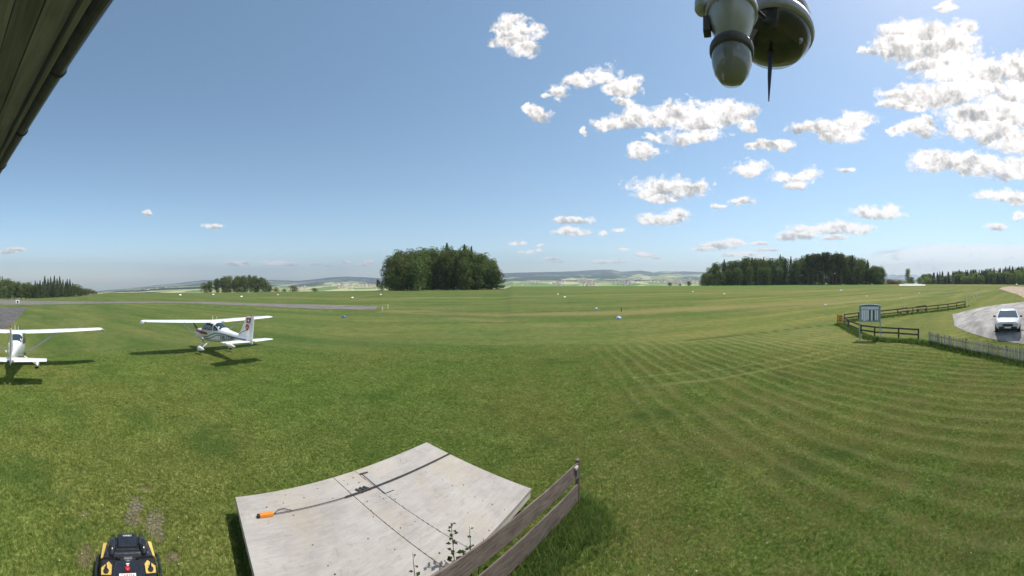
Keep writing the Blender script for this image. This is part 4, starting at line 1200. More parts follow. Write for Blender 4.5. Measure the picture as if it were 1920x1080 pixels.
# steel pull rod lying across the cover
ra = dirp(512, 963.5, ZT + .03); rb = dirp(845, 849, ZT + .03); rmid = dirp(660, 928, ZT + .03)
rod = empty('pull_rod', (ra.x, ra.y, ZT + .0), 0, 'long dark steel rod with an orange grip lying across the plywood cover', 'rod')
def rl(p): return (p.x - ra.x, p.y - ra.y, p.z - ZT)
d_ = (rb - ra).normalized(); n_ = Vector((-d_.y, d_.x, 0))
mb = MB(); mb.tube([rl(ra), rl(rmid)], .008, 8); mb.build('rod', M_steelD, rod)
mb = MB(); mb.beam(rl(rmid - d_ * .15 + Vector((0, 0, .005))), rl(rb), .03, .018); mb.build('rod_bar', M_steelD, rod)
mb = MB(); s0 = ra + d_ * .02; mb.tube([rl(s0), rl(s0 + d_ * .10 + n_ * .09), rl(s0 + d_ * .22 + n_ * .10), rl(s0 + d_ * .36 + n_ * .0)], .008, 6); mb.build('wire_hook', M_steelD, rod, smooth=True)
mb = MB(); mb.box((-.13 * d_.x, -.13 * d_.y, .035), (.27, .07, .065), rz=atan2(d_.y, d_.x)); gr = mb.build('grip', M_orange, rod, bevel=.012)
mb = MB(); mb.box((-.29 * d_.x, -.29 * d_.y, .03), (.05, .07, .05), rz=atan2(d_.y, d_.x)); mb.build('grip_end', M_dark, gr, bevel=.01)

# ------------------------------------------------------------------ near plank fence
M_fw = wood_mat('grey_weathered_plank', (.06, .045, .038), (.21, .17, .15), axis=0, scale=1.5)
F0 = Vector((1.33, 6.98, 0)); fd = Vector((-1.18 - 1.3, 4.25 - 6.98, 0)); fd.normalize(); fn_ = Vector((-fd.y, fd.x, 0))
if fn_.x < 0: fn_ = -fn_
fence1 = empty('plank_fence', (F0.x, F0.y, 0), atan2(fd.y, fd.x), 'weathered fence of two wide grey planks ending at a post beside the plywood cover', 'fence')
s1 = 1 if (Matrix.Rotation(atan2(fd.y, fd.x), 3, 'Z') @ Vector((0, 1, 0))).dot(fn_) > 0 else -1
def plank(z0, z1, x0, x1, yo, seed):
    rng = random.Random(seed); mb = MB(); n = 26; rings = []
    for i in range(n + 1):
        x = x0 + (x1 - x0) * i / n; w = rng.uniform(-.008, .008)
        rings.append([(x, yo - .015, z0 + w), (x, yo + .015, z0 + w * 1.5), (x, yo + .017, (z0 + z1) / 2), (x, yo + .015, z1 + w * .6), (x, yo - .015, z1 + w * .8)])
    mb.loft(rings); return mb
plank(.73, 1.05, -.10, 6.2, s1 * .055, 1).build('plank', M_fw, fence1)
plank(.20, .58, -.08, 6.2, s1 * .055, 2).build('plank', M_fw, fence1)
for x in (-.13, 3.3, 6.0):
    mb = MB(); mb.tube([(x, s1 * (.03 if x < 0 else -.02), -.1), (x, s1 * (.03 if x < 0 else -.02), 1.10 if x < 0 else .96)], [.055, .05], 10); mb.build('post', M_fw, fence1)
mb = MB(); mb.box((0, s1 * .078, .90), (.05, .012, .22)); mb.build('iron_bracket', M_steelD, fence1)
for x, z in ((0, .95), (0, .80), (0, .5), (0, .33)):
    mb = MB(); mb.lathe([(.016, 0), (.012, .012)], (x + .03, s1 * .07, z), 8, 'Y'); mb.build('bolt', simple('rusty_bolt', (.16, .07, .04), .8), fence1)
mb = MB(); mb.box((0.02, s1 * .09, 1.0), (.11, .04, .05)); mb.build('top_block', simple('pale_end_grain', (.45, .43, .40), .8), fence1)

# weeds behind the fence
M_weed = leaf_mat('weed_leaf', (.03, .06, .015), (.09, .14, .03))
def weed(u, v_base, v_top, D, label, n, lean=0.0, seed=0, sz=.07):
    rng = random.Random(seed); p = P(u, D, 0); H = ztop(v_top, D)
    e = empty('tall_weed', p, 0, label, 'plant')
    st = MB(); lf = MB()
    pts = [Vector((lean * q * q, 0.03 * sin(q * 5), H * q)) for q in [i / 7 for i in range(8)]]
    st.tube(pts, [.011, .010, .009, .008, .007, .006, .005, .003], 5)
    for i in range(n):
        q = .35 + .65 * i / n; a = i * 2.4 + rng.uniform(-.4, .4); b = Vector((lean * q * q, 0, H * q)); L = sz * (1.35 - q) * rng.uniform(.8, 1.4) + .02
        d = Vector((cos(a), sin(a), .35)).normalized(); sdv = Vector((-sin(a), cos(a), 0))
        st.tube([b, b + d * L * .5], .003, 4)
        c0 = b + d * L * .4; c1 = b + d * L * 1.6
        lf.add([c0, c0.lerp(c1, .4) + sdv * L * .4, c1 - Vector((0, 0, L * .3)), c0.lerp(c1, .4) - sdv * L * .4], [(0, 1, 2, 3)])
    st.build('stem', simple('weed_stem', (.06, .05, .03), .9), e); lf.build('leaves', M_weed, e)
    return e
weed(853, 1050, 978, 5.15, 'tallest leafy weed growing up behind the plank fence', 22, -.06, 1, .09)
weed(884, 1040, 985, 5.25, 'thin forked weed behind the fence right of the tallest one', 9, -.03, 2, .06)
weed(866, 1040, 1022, 5.2, 'low weed between the two taller ones behind the plank fence', 9, .08, 3, .10)
weed(781, 1075, 1035, 4.75, 'small weed with curved stem at the bottom edge of the plywood cover', 7, -.05, 4, .07)
weed(896, 1020, 1006, 5.35, 'little pale weed just above the top edge of the plank fence', 6, .1, 5, .08)

# ------------------------------------------------------------------ robotic mower
mp = Vector((sin(radians(-67.5)) * 5.50, cos(radians(-67.5)) * 5.50, 0))
mower = empty('robot_mower', mp, radians(67.4 + 2.5), 'big black and yellow robotic lawn mower cut by the bottom edge on its worn spot', 'lawn mower')
def mpart(name, mat, boxes, bev=.02, parent=None):
    mb = MB()
    for b in boxes: mb.box(*b[:2], **(b[2] if len(b) > 2 else {}))
    return mb.build(name, mat, parent or mower, bevel=bev)
mower.scale = (.9, .9, .9)
body = MB()
body.loft([[(x * sx, y, z) for x, y in ((-.47, -.62), (-.53, -.1), (-.50, .40), (-.34, .58), (.34, .58), (.50, .40), (.53, -.1), (.47, -.62))] for sx, z in ((.94, .09), (1.0, .14), (1.0, .24), (.93, .31))])
body.build('chassis', M_blackp, mower, bevel=.02)
sh = MB()
sh.loft([[(x * q, y0 * 1.0 + (y - .27) * q, z) for x, y in ((-.50, .06), (-.49, .33), (-.33, .55), (.33, .55), (.49, .33), (.50, .06))] for q, z, y0 in ((1.0, .28, .27), (.97, .36, .27), (.78, .41, .27))])
sh.build('front_shell', M_blackg, mower, bevel=.02)
mpart('hood', M_blackg, [((-.0, .36, .43), (.42, .34, .08), dict(taper=.86))], .02)
mpart('hood_ridge', M_blackp, [((0, .16, .40), (.44, .05, .07))], .01)
mpart('grille', M_dark, [((0, .08, .36), (.42, .09, .05)), ((0, .02, .345), (.30, .05, .05))], .006)
for s in (-1, 1):
    mb = MB(); mb.tube([(s * .28, .50, .41), (s * .30, .25, .445), (s * .31, .06, .40)], [.05, .085, .05], 10); mb.build('side_bulge', M_blackg, mower, smooth=True)
    mb = MB(); pl = [(s * .40, .36, .395), (s * .48, .36, .375), (s * .515, .06, .345), (s * .47, .06, .365)]
    mb.add([(x, y, z + .012) for x, y, z in pl] + [(x, y, z - .02) for x, y, z in pl], [(0, 1, 2, 3), (4, 5, 6, 7), (0, 1, 5, 4), (1, 2, 6, 5), (2, 3, 7, 6), (3, 0, 4, 7)])
    mb.build('yellow_flank', M_yellow, mower, bevel=.006)
    mb = MB(); mb.add([(s * .30, -.10, .36), (s * .36, -.02, .36), (s * .50, -.14, .34), (s * .49, -.36, .32), (s * .36, -.40, .32), (s * .31, -.26, .34)] + [(s * .30, -.10, .24), (s * .36, -.02, .24), (s * .50, -.14, .24), (s * .49, -.36, .22), (s * .36, -.40, .22), (s * .31, -.26, .24)],
           [(0, 1, 2, 3, 4, 5), (11, 10, 9, 8, 7, 6)] + [(k, (k + 1) % 6, (k + 1) % 6 + 6, k + 6) for k in range(6)])
    br = mb.build('yellow_bracket', M_yellow, mower, bevel=.008)
    mb = MB(); mb.tube([(s * .405, -.17, .34), (s * .405, -.19, .45)], [.02, .012], 8); mb.lathe([(.05, 0), (.05, .015), (.02, .02)], (s * .405, -.22, .345), 12); mb.build('knob', M_dark, br)
    wh = MB(); wh.lathe([(.10, -.09), (.17, -.10), (.19, -.06), (.19, .06), (.17, .10), (.10, .09)], (s * .40, -.42, .19), 18, 'X'); w_ = wh.build('wheel', M_dark, mower, smooth=True)
    wt = MB()
    for k in range(16):
        a = 2 * pi * k / 16; wt.box((s * .40, -.42 + .19 * cos(a), .19 + .19 * sin(a)), (.18, .03, .02), rot=Matrix.Rotation(a + pi / 2, 3, 'X'))
    wt.build('tread', M_dark, w_)
    fw = MB(); fw.lathe([(.05, -.05), (.10, -.05), (.11, 0), (.10, .05), (.05, .05)], (s * .38, .36, .11), 14, 'X'); fw.build('front_wheel', M_dark, mower, smooth=True)
    mb = MB(); mb.tube([(s * .50, .30, .20), (s * .585, .24, .20), (s * .60, -.05, .19), (s * .58, -.22, .18), (s * .48, -.27, .18)], .028, 8); mb.build('bumper_bar', M_blackp, mower, smooth=True)
deck = MB()
deck.loft([[(-w_, y, z - .10), (w_, y, z - .10), (w_, y, z), (-w_, y, z)] for y, w_, z in ((-.02, .24, .375), (-.60, .31, .335))])
deck.build('rear_lid', M_blackg, mower, bevel=.012)
mpart('lid_latch', M_steel, [((0, .0, .385), (.16, .05, .03)), ((0, -.05, .385), (.07, .03, .02))], .005)
mb = MB(); mb.lathe([(.05, 0), (.052, .02), (.03, .04), (.008, .045)], (-.02, -.20, .36), 16); mb.build('stop_button', M_red, mower, smooth=True)
slope = radians(3.9)
mb = MB(); mb.box((-.02, -.335, .3585), (.30, .09, .006), rot=Matrix.Rotation(slope, 3, 'X')); plt = mb.build('name_plate', M_wpaint, mower)
text_obj('CARMA', .075, M_red, plt, 'plate_lettering', (-.02, -.335, .364), (1, 0, 0), (0, 1, .068), .001)
mb = MB(); mb.box((-.03, -.475, .3495), (.085, .035, .005), rot=Matrix.Rotation(slope, 3, 'X')); mb.build('small_label', M_wpaint, mower)
mb = MB(); mb.box((-.01, -.10, .372), (.06, .02, .004)); mb.box((-.01, -.13, .37), (.03, .02, .004)); mb.build('status_symbol', M_wpaint, mower)
text_obj('YARBO', .055, M_wpaint, mower, 'hood_lettering', (0, .44, .4715), (1, 0, 0), (0, 1, 0), .001)

# paver tracks of the charging place
M_pav = simple('mossy_paver', (.15, .14, .12), .95, var=.35, scale=14, dirt=(.12, .12, .08), dirt_amt=.5)
for (ua, va), (ub, vb), lb in (((262, 934), (236, 1000), 'left strip of worn concrete grass pavers leading to the mower'), ((296, 950), (290, 1010), 'right strip of worn concrete grass pavers leading to the mower')):
    a = G(ua, va); b = G(ub, vb); L = (b - a).length; d = (b - a).normalized(); nrm = Vector((-d.y, d.x, 0))
    mb = MB(); nrow = int(L / .11)
    for i in range(nrow):
        for j in range(4):
            if R.random() < .28: continue
            q = a + d * (i * .11 + .05 * (j % 2)) + nrm * ((j - 1.5) * .085) + Vector((0, 0, -.014))
            mb.box(q, (.065 + R.uniform(-.01, .02), .05 + R.uniform(-.01, .02), .05 + R.uniform(0, .014)), rz=atan2(d.y, d.x) + R.uniform(-.15, .15))
    o_ = mb.build('grass_pavers', M_pav); tag(o_, lb, 'paving', kind='stuff')
# ------------------------------------------------------------------ roof eave above the camera
M_soff = wood_mat('dark_soffit_wood', (.13, .13, .125), (.27, .27, .25), axis=0, scale=.8)
M_gutt = simple('dark_gutter_metal', (.07, .07, .085), .45, .3, var=.35, scale=18)
M_wallp = simple('rendered_wall', (.55, .52, .46), .9, var=.08)
EH = 1.2
e0 = Vector((-3.74, .0, CAMZ + EH)); e1 = Vector((-1.29, .5, CAMZ + EH)); ed = (e1 - e0).normalized(); en = Vector((ed.y, -ed.x, 0))   # en: towards the building
bld = empty('hangar_eave', (e1.x, e1.y, 0), atan2(ed.y, ed.x), 'dark wooden roof overhang with a metal gutter filling the top left corner', 'roof')
# local: x along the eave (+ to the right), y outwards from the building
X0, X1 = -9.0, 1.0
for i in range(9):
    y1_ = -.16 - i * .125; mb = MB()
    mb.box(((X0 + X1) / 2, y1_ - .06, CAMZ + EH + .012 + (.004 if i % 2 else 0)), (X1 - X0, .119, .02)); mb.build('soffit_board', M_soff, bld)
mb = MB(); mb.box(((X0 + X1) / 2, -.135, CAMZ + EH + .05), (X1 - X0, .03, .16)); mb.build('fascia_board', M_soff, bld)
mb = MB(); rings = []
for x in (X0, X1):
    rings.append([(x, -.055 + .062 * cos(a), CAMZ + EH + .075 + .075 * sin(a)) for a in [pi + pi * k / 10 for k in range(11)]] + [(x, -.055 + .055 * cos(a), CAMZ + EH + .08 + .066 * sin(a)) for a in [2 * pi - pi * k / 10 for k in range(11)]])
mb.loft(rings); mb.build('gutter', M_gutt, bld, smooth=False)
for x in np.arange(X0 + .4, X1, .8):
    mb = MB(); mb.tube([(x, -.13, CAMZ + EH + .07)] + [(x, -.055 + .068 * cos(a), CAMZ + EH + .075 + .08 * sin(a)) for a in [pi + pi * k / 6 for k in range(7)]], .006, 5); mb.build('gutter_bracket', M_gutt, bld)
mb = MB(); mb.add([(X0, .0, CAMZ + EH + .10), (X1, .0, CAMZ + EH + .10), (X1, -3.2, CAMZ + EH + 1.5), (X0, -3.2, CAMZ + EH + 1.5), (X0, .0, CAMZ + EH + .14), (X1, .0, CAMZ + EH + .14), (X1, -3.2, CAMZ + EH + 1.54), (X0, -3.2, CAMZ + EH + 1.54)],
       [(0, 1, 2, 3), (4, 5, 6, 7), (0, 1, 5, 4), (1, 2, 6, 5), (2, 3, 7, 6), (3, 0, 4, 7)]); mb.build('roof_skin', M_gutt, bld)
mb = MB(); mb.box(((X0 + X1) / 2 - .05, -1.42, (CAMZ + EH) / 2 + .0), (X1 - X0 - .4, .2, CAMZ + EH)); mb.build('wall', M_wallp, bld)

# ------------------------------------------------------------------ dome camera and lamp hood hanging at the top
M_camg = simple('grey_camera_housing', (.33, .34, .34), .35, .2, var=.15, scale=10, coat=.2)
M_dome = glass_mat('smoked_dome', (.17, .18, .18))
def hp_(u, v, D): a = (u - 960) / FPX; return Vector((sin(a) * D, cos(a) * D, ztop(v, D)))
c0 = hp_(1372, 115, .95)
cam1 = empty('dome_camera', (c0.x, c0.y, 0), 0, 'grey security dome camera hanging at the top edge right of centre', 'camera')
zc = c0.z; px_ = .95 / FPX
zz = lambda v: ztop(v, .95)
mb = MB(); mb.lathe([(.002, zz(158)), (20 * px_, zz(154)), (32 * px_, zz(140)), (38 * px_, zz(120)), (38 * px_, zz(100)), (34 * px_, zz(84)), (28 * px_, zz(78))], n=28); mb.build('dome', M_dome, cam1, smooth=True)
mb = MB(); mb.lathe([(40 * px_, zz(104)), (42 * px_, zz(100)), (42 * px_, zz(92)), (40 * px_, zz(88))], n=28); mb.build('dome_ring', M_steelD, cam1, smooth=True)
mb = MB(); mb.lathe([(24 * px_, zz(80)), (30 * px_, zz(70)), (38 * px_, zz(56)), (44 * px_, zz(36)), (45 * px_, zz(22)), (40 * px_, zz(18)), (24 * px_, zz(16)), (24 * px_, zz(-60))], n=28); mb.build('housing', M_camg, cam1, autosmooth=40)
mb = MB(); mb.lathe([(47 * px_, zz(30)), (50 * px_, zz(27)), (50 * px_, zz(20)), (46 * px_, zz(17))], n=28); mb.build('housing_ring', M_steel, cam1, smooth=True)
q = hp_(1318, 10, .95); ql = (q.x - c0.x, q.y - c0.y, 0)
mb = MB(); mb.lathe([(13 * px_, zz(22)), (16 * px_, zz(18)), (16 * px_, zz(6)), (13 * px_, zz(2)), (13 * px_, zz(-50))], ql, 18); mb.build('side_sensor', M_camg, cam1, smooth=True)
q = hp_(1326, 52, .95); ql = (q.x - c0.x, q.y - c0.y)
mb = MB(); mb.box((ql[0], ql[1], zz(50)), (.022, .03, .045), rz=-.7); mb.tube([(ql[0], ql[1], zz(36)), (ql[0] * .6, ql[1] * .6, zz(24))], .008, 6); mb.build('hinge_bracket', M_steelD, cam1, bevel=.003)
mb = MB(); mb.tube([(0, 0, CAMZ + 1.36), (-c0.x * .5, -.1, CAMZ + 1.40), (-c0.x - .3, -.25, CAMZ + 1.38)], .03, 10); mb.build('mount_arm', M_camg, cam1, smooth=True)
mb = MB()
for k in range(6):
    a = k * pi / 3 + .3; mb.lathe([(.0025, 0), (.0025, .003)], (43.5 * px_ * cos(a), 43.5 * px_ * sin(a), zz(34)), 6)
mb.build('housing_screw', M_steel, cam1)['kind'] = 'stuff'
mb = MB(); mb.tube([(.045, -.05, zz(20)), (.075, -.06, zz(30)), (.085, -.02, zz(4)), (.06, 0, zz(-40))], .0045, 8); mb.build('cable', M_dark, cam1, smooth=True)
c1 = hp_(1452, 60, 1.25); p2_ = 1.25 / FPX; z2 = lambda v: ztop(v, 1.25)
lamp = empty('lamp_hood', (c1.x, c1.y, 0), 0, 'dark round lamp hood with a thin tapering rod below it at the top edge', 'lamp')
mb = MB(); mb.lathe([(20 * p2_, z2(104)), (50 * p2_, z2(98)), (66 * p2_, z2(84)), (72 * p2_, z2(66)), (70 * p2_, z2(40)), (58 * p2_, z2(8)), (40 * p2_, z2(-20))], n=32); mb.build('hood', M_blackg, lamp, autosmooth=50)
mb = MB(); mb.lathe([(73 * p2_, z2(72)), (76 * p2_, z2(66)), (74 * p2_, z2(56)), (71 * p2_, z2(52))], n=32); mb.build('hood_rim', M_steel, lamp, smooth=True)
mb = MB(); mb.beam((-58 * p2_, -.03, z2(30)), (16 * p2_, -52 * p2_, z2(96)), .022, .012); mb.build('cross_bar', M_steel, lamp)
mb = MB(); mb.tube([(-10 * p2_, 0, z2(102)), (-13 * p2_, 0, z2(150)), (-15 * p2_, 0, z2(196))], [5 * p2_, 3.6 * p2_, 1.0 * p2_], 8); mb.build('thin_rod', simple('dark_rod', (.03, .03, .06), .5), lamp)
mb = MB(); mb.tube([(0, 0, CAMZ + 1.10), (0, 0, CAMZ + 1.55), (-c1.x, -.4, CAMZ + 1.60)], .025, 8); mb.build('hanger', M_steelD, lamp)

# ------------------------------------------------------------------ fences on the right
M_brown = wood_mat('brown_rail_wood', (.075, .05, .035), (.22, .15, .11), axis=0)
M_postd = wood_mat('dark_post_wood', (.045, .04, .032), (.13, .11, .085), axis=2)
M_pick = wood_mat('weathered_picket', (.42, .35, .29), (.68, .60, .53), axis=2)
def rail_fence(pts, hs, rails, label, top_extra=.08, cat='fence', skip=()):
    """pts: ground points; hs: rail heights"""
    o0 = pts[0]; e = empty('rail_fence', o0, 0, label, cat)
    L = [p - o0 for p in pts]
    for p in L:
        mb = MB(); mb.box((p.x, p.y, p.z + (max(hs) + top_extra) / 2 - .1), (.10, .10, max(hs) + top_extra + .2), rz=R.uniform(-.1, .1)); mb.build('post', M_postd, e)
    for i, (a, b) in enumerate(zip(L[:-1], L[1:])):
        for j, h in enumerate(hs):
            if (i, j) in skip: continue
            mb = MB(); k_ = R.uniform(-.02, .02)
            mb.beam(a + Vector((0, 0, h + k_)), b + Vector((0, 0, h - k_)), .045, .15); mb.build('rail', M_brown, e)
    return e
far = [G(u_, v_) for u_, v_ in ((1583, 604), (1610, 600), (1646, 596.5), (1683, 592), (1711.6, 588.5), (1737, 586), (1758.7, 583.8), (1777.5, 581.3), (1794, 578.8), (1809.6, 576.6))]
rail_fence(far, (.48, .92), 2, 'brown two-rail fence running away from the yellow sign past the notice board')
near = [G(u_, v_) for u_, v_ in ((1583, 607), (1591, 616), (1614.5, 627), (1640, 631), (1685, 634), (1722, 637))]
rail_fence(near, (.42, .85), 2, 'dark two-rail fence coming from the yellow sign towards the picket fence')
# low benches / beams seen between the rails
for (ua, va), (ub, vb), lb in (((1686, 589.5), (1703, 586.5), 'dark low timber bench by the far fence, nearest to the notice board'), ((1719, 584.5), (1738, 582), 'dark low timber bench by the far fence, farther from the notice board')):
    a = G(ua, va); b = G(ub, vb); e = empty('timber_bench', a, 0, lb, 'bench'); d = b - a
    mb = MB(); mb.beam(Vector((0, 0, .42)), d + Vector((0, 0, .42)), .40, .06); mb.build('seat', M_brown, e)
    n_b = Vector((-d.y, d.x, 0)).normalized() * .25
    mb = MB(); mb.beam(n_b + Vector((0, 0, .75)), d + n_b + Vector((0, 0, .75)), .05, .22); mb.build('backrest', M_brown, e)
    for f in (.1, .9):
        mb = MB(); mb.box((d.x * f, d.y * f, .2), (.1, .35, .4)); mb.build('leg', M_postd, e)
# picket fence
pk = [G(u_, v_) for u_, v_ in ((1741, 645), (1758, 649), (1780, 654), (1810, 661), (1850, 669), (1885, 677), (1925, 686), (1950, 692))]
pf = empty('picket_fence', pk[0], 0, 'weathered wooden picket fence along the right edge above the lush grass', 'fence')
seg = [(a - pk[0], b - pk[0]) for a, b in zip(pk[:-1], pk[1:])]
tot = 0; PITCH = .145
vs_ = MB(); vs_.prism([(-.042, -.011), (.042, -.011), (.042, .011), (-.042, .011)], 0, .95)
vs_.v[4:] = [(x * (.55), y, z + .0) for x, y, z in vs_.v[4:]]
pm = [];
for k in range(3):
    w_ = .034 + .004 * k; h_ = .95 + .02 * k; mbp = MB(); mbp.prism([(-w_, -.011), (w_, -.011), (w_, .011), (-w_, .011)], 0, h_ - .06)
    mbp.add([(-w_, -.011, h_ - .059), (w_, -.011, h_ - .059), (w_, .011, h_ - .059), (-w_, .011, h_ - .059), (0, -.011, h_), (0, .011, h_)], [(0, 1, 4), (2, 3, 5), (1, 2, 5, 4), (3, 0, 4, 5)])
    me = mbp.mesh('picket'); me.materials.append(M_pick); pm.append(me)
for a, b in seg:
    d = b - a; L = d.length; n = int(L / PITCH); ang = atan2(d.y, d.x)
    for i in range(n):
        q = a + d * ((i + .5) / n)
        o_ = link('picket', pm[R.randrange(3)], None, pf); o_.location = q + Vector((0, 0, R.uniform(-.06, .03))); o_.rotation_euler = (R.uniform(-.03, .03), R.uniform(-.06, .06), ang + R.uniform(-.06, .06))
    for h in (.22, .72):
        nn = Vector((-sin(ang), cos(ang), 0)); nn = nn if (nn.x > 0) else -nn
        mb = MB(); mb.beam(a + nn * .035 + Vector((0, 0, h)), b + nn * .035 + Vector((0, 0, h)), .04, .07); mb.build('rail', M_brown, pf)
    nn = Vector((-sin(ang), cos(ang), 0)); nn = nn if nn.x > 0 else -nn
    mb = MB(); mb.box(a + nn * .09 + Vector((0, 0, .45)), (.09, .09, 1.0)); mb.build('post', M_postd, pf)

# yellow warning sign
sp_ = G(1575.5, 608.5); D_ = hypot(sp_.x, sp_.y); u2m = D_ / FPX
sign = empty('warning_sign', sp_, radians(-(1575.5 - 960) / FPX * 180 / pi), 'small yellow warning sign on two posts at the corner where the rail fences meet', 'sign')
zb = ztop(604, D_) - sp_.z; zt = ztop(590.5, D_) - sp_.z; wsg = 9.5 * u2m
M_sig = simple('yellow_sign_paint', (.78, .42, .05), .5, var=.08); M_sigr = simple('sign_red_brown', (.40, .07, .03), .5)
mb = MB(); mb.box((0, 0, (zb + zt) / 2), (wsg, .02, zt - zb)); pn = mb.build('panel', M_sig, sign)
mb = MB(); mb.box((0, -.014, zt - .17 * (zt - zb) * 1.1), (wsg * .62, .006, (zt - zb) * .12)); mb.box((0, -.014, zb + .5 * (zt - zb)), (wsg * .5, .006, (zt - zb) * .16)); mb.box((0, -.014, zb + .2 * (zt - zb)), (wsg * .62, .006, (zt - zb) * .12)); mb.build('marking', M_sigr, pn)
for s in (-1, 1):
    mb = MB(); mb.box((s * (wsg / 2 + .04), .0, zt / 2 + .02), (.05, .05, zt + .14)); mb.build('post', M_postd if s < 0 else M_wpaint, sign)

# notice board
q0 = G(1631, 636.5); Dn = hypot(q0.x, q0.y); un = Dn / FPX
nb = empty('notice_board', q0, -(1631 - 960) / FPX, 'blue-grey notice board with a rounded roof and rows of white paper sheets', 'notice board')
zt = ztop(574, Dn) - q0.z; zb = ztop(604, Dn) - q0.z; W_ = 37 * un
M_bgrey = simple('blue_grey_frame', (.30, .36, .39), .55, var=.12); M_pap = simple('paper_white', (.82, .84, .88), .6, var=.06); M_head = simple('pale_blue_header', (.68, .75, .88), .5, var=.05)
for s in (-1, 1):
    mb = MB(); mb.box((s * (W_ / 2 + .03), 0, (zt + .05) / 2), (.09, .09, zt + .05)); mb.build('post', M_bgrey, nb)
    mb = MB(); mb.box((s * (W_ / 2 - .06) + .05, -.5, .25), (.05, .05, .62)); mb.build('ground_stake', M_wpaint, nb)
mb = MB(); mb.box((0, .02, (zt + zb) / 2), (W_, .04, zt - zb)); mb.build('back_panel', M_bgrey, nb)
arc = [(-(W_ / 2 + .12) + (W_ + .24) * k / 12, zt + .03 + .10 * sin(pi * k / 12)) for k in range(13)]
mb = MB(); mb.loft([[(x, -.16, z), (x, .14, z), (x, .14, z + .04), (x, -.16, z + .04)] for x, z in arc]); mb.build('curved_roof', M_bgrey, nb)
mb = MB(); mb.loft([[(x, .01, zt + .0), (x, .03, zt + .0), (x, .03, z), (x, .01, z)] for x, z in arc[1:-1]]); mb.build('gable_panel', simple('grey_green_gable', (.25, .30, .22), .7), nb)
mb = MB(); mb.box((0, -.015, zt - .16), (W_ * .9, .03, .24)); hd_ = mb.build('header_panel', M_head, nb)
mb = MB(); mb.box((0, -.033, zt - .13), (W_ * .8, .004, .05)); mb.build('header_band', M_wpaint, hd_)
nsh = 9
for k in range(nsh):
    w_ = W_ * .86 / nsh; x = -W_ * .43 + w_ * (k + .5)
    mb = MB(); h_ = (zt - .34) - (zb + .08) - R.uniform(0, .15)
    mb.box((x, -.012, zt - .34 - h_ / 2), (w_ * R.uniform(.55, .86), .012, h_)); mb.build('paper_sheet', M_pap if k not in (4, 6) else M_glassb, nb)

# ------------------------------------------------------------------ car
M_carw = simple('silver_white_car_paint', (.62, .64, .66), .25, .1, var=.04, coat=.8)
cp = P(1889.5, 27.6); cp.z = gz(cp.x - 1.5, cp.y)
car = empty('parked_car', cp, 0, 'silver-white car facing the camera on the gravel at the right edge', 'car')
car.rotation_euler = (0, 0, radians(180 + 3))
# local: +x forward (towards the camera), y left
def carring(x, prof):   # prof: list of (halfwidth, z)
    return [(x, w, z) for w, z in prof] + [(x, -w, z) for w, z in prof[::-1]]
S_ = 1.08
B_ = [(-2.15, [(.70, .45), (.80, .55), (.84, .8), (.80, 1.0), (.5, 1.05)]), (-2.05, [(.78, .32), (.88, .5), (.90, .8), (.86, 1.06), (.5, 1.1)]), (-1.2, [(.82, .28), (.91, .5), (.93, .85), (.88, 1.08), (.5, 1.12)]),
      (0, [(.82, .26), (.91, .5), (.93, .85), (.89, 1.06), (.5, 1.08)]), (1.0, [(.82, .26), (.91, .5), (.92, .82), (.87, 1.03), (.5, 1.06)]), (1.75, [(.80, .28), (.88, .48), (.88, .75), (.80, .93), (.5, .98)]), (2.12, [(.72, .36), (.78, .5), (.76, .68), (.66, .80), (.4, .84)])]
mb = MB(); mb.loft([carring(x * S_, [(w * S_, z * S_) for w, z in p]) for x, p in B_]); mb.build('body', M_carw, car, autosmooth=35, bevel=.02)
Gh = [(1.05, .84, 1.02), (.35, .70, 1.50), (.15, .68, 1.56), (-1.2, .66, 1.58), (-1.7, .63, 1.50), (-2.0, .80, 1.06)]
mb = MB(); mb.loft([[(x * S_, (w + .03 if z < 1.2 else w + .12) * S_, 1.0 * S_), (x * S_, w * S_, (z - .03) * S_), (x * S_, (w - .08) * S_, z * S_), (x * S_, -(w - .08) * S_, z * S_), (x * S_, -w * S_, (z - .03) * S_), (x * S_, -(w + .03 if z < 1.2 else w + .12) * S_, 1.0 * S_)] for x, w, z in Gh]); mb.build('cabin', M_carw, car, autosmooth=35)
mb = MB(); ws = [(1.03, .76, 1.08), (.42, .62, 1.475)]
mb.add([(1.06 * S_, -.76 * S_, 1.075 * S_), (1.06 * S_, .76 * S_, 1.075 * S_), (.40 * S_, .62 * S_, 1.50 * S_), (.40 * S_, -.62 * S_, 1.50 * S_), (1.00 * S_, -.76 * S_, 1.06 * S_), (1.00 * S_, .76 * S_, 1.06 * S_), (.36 * S_, .62 * S_, 1.47 * S_), (.36 * S_, -.62 * S_, 1.47 * S_)],
       [(0, 1, 2, 3), (7, 6, 5, 4), (0, 4, 5, 1), (1, 5, 6, 2), (2, 6, 7, 3), (3, 7, 4, 0)]); mb.build('windshield', M_glassb, car)
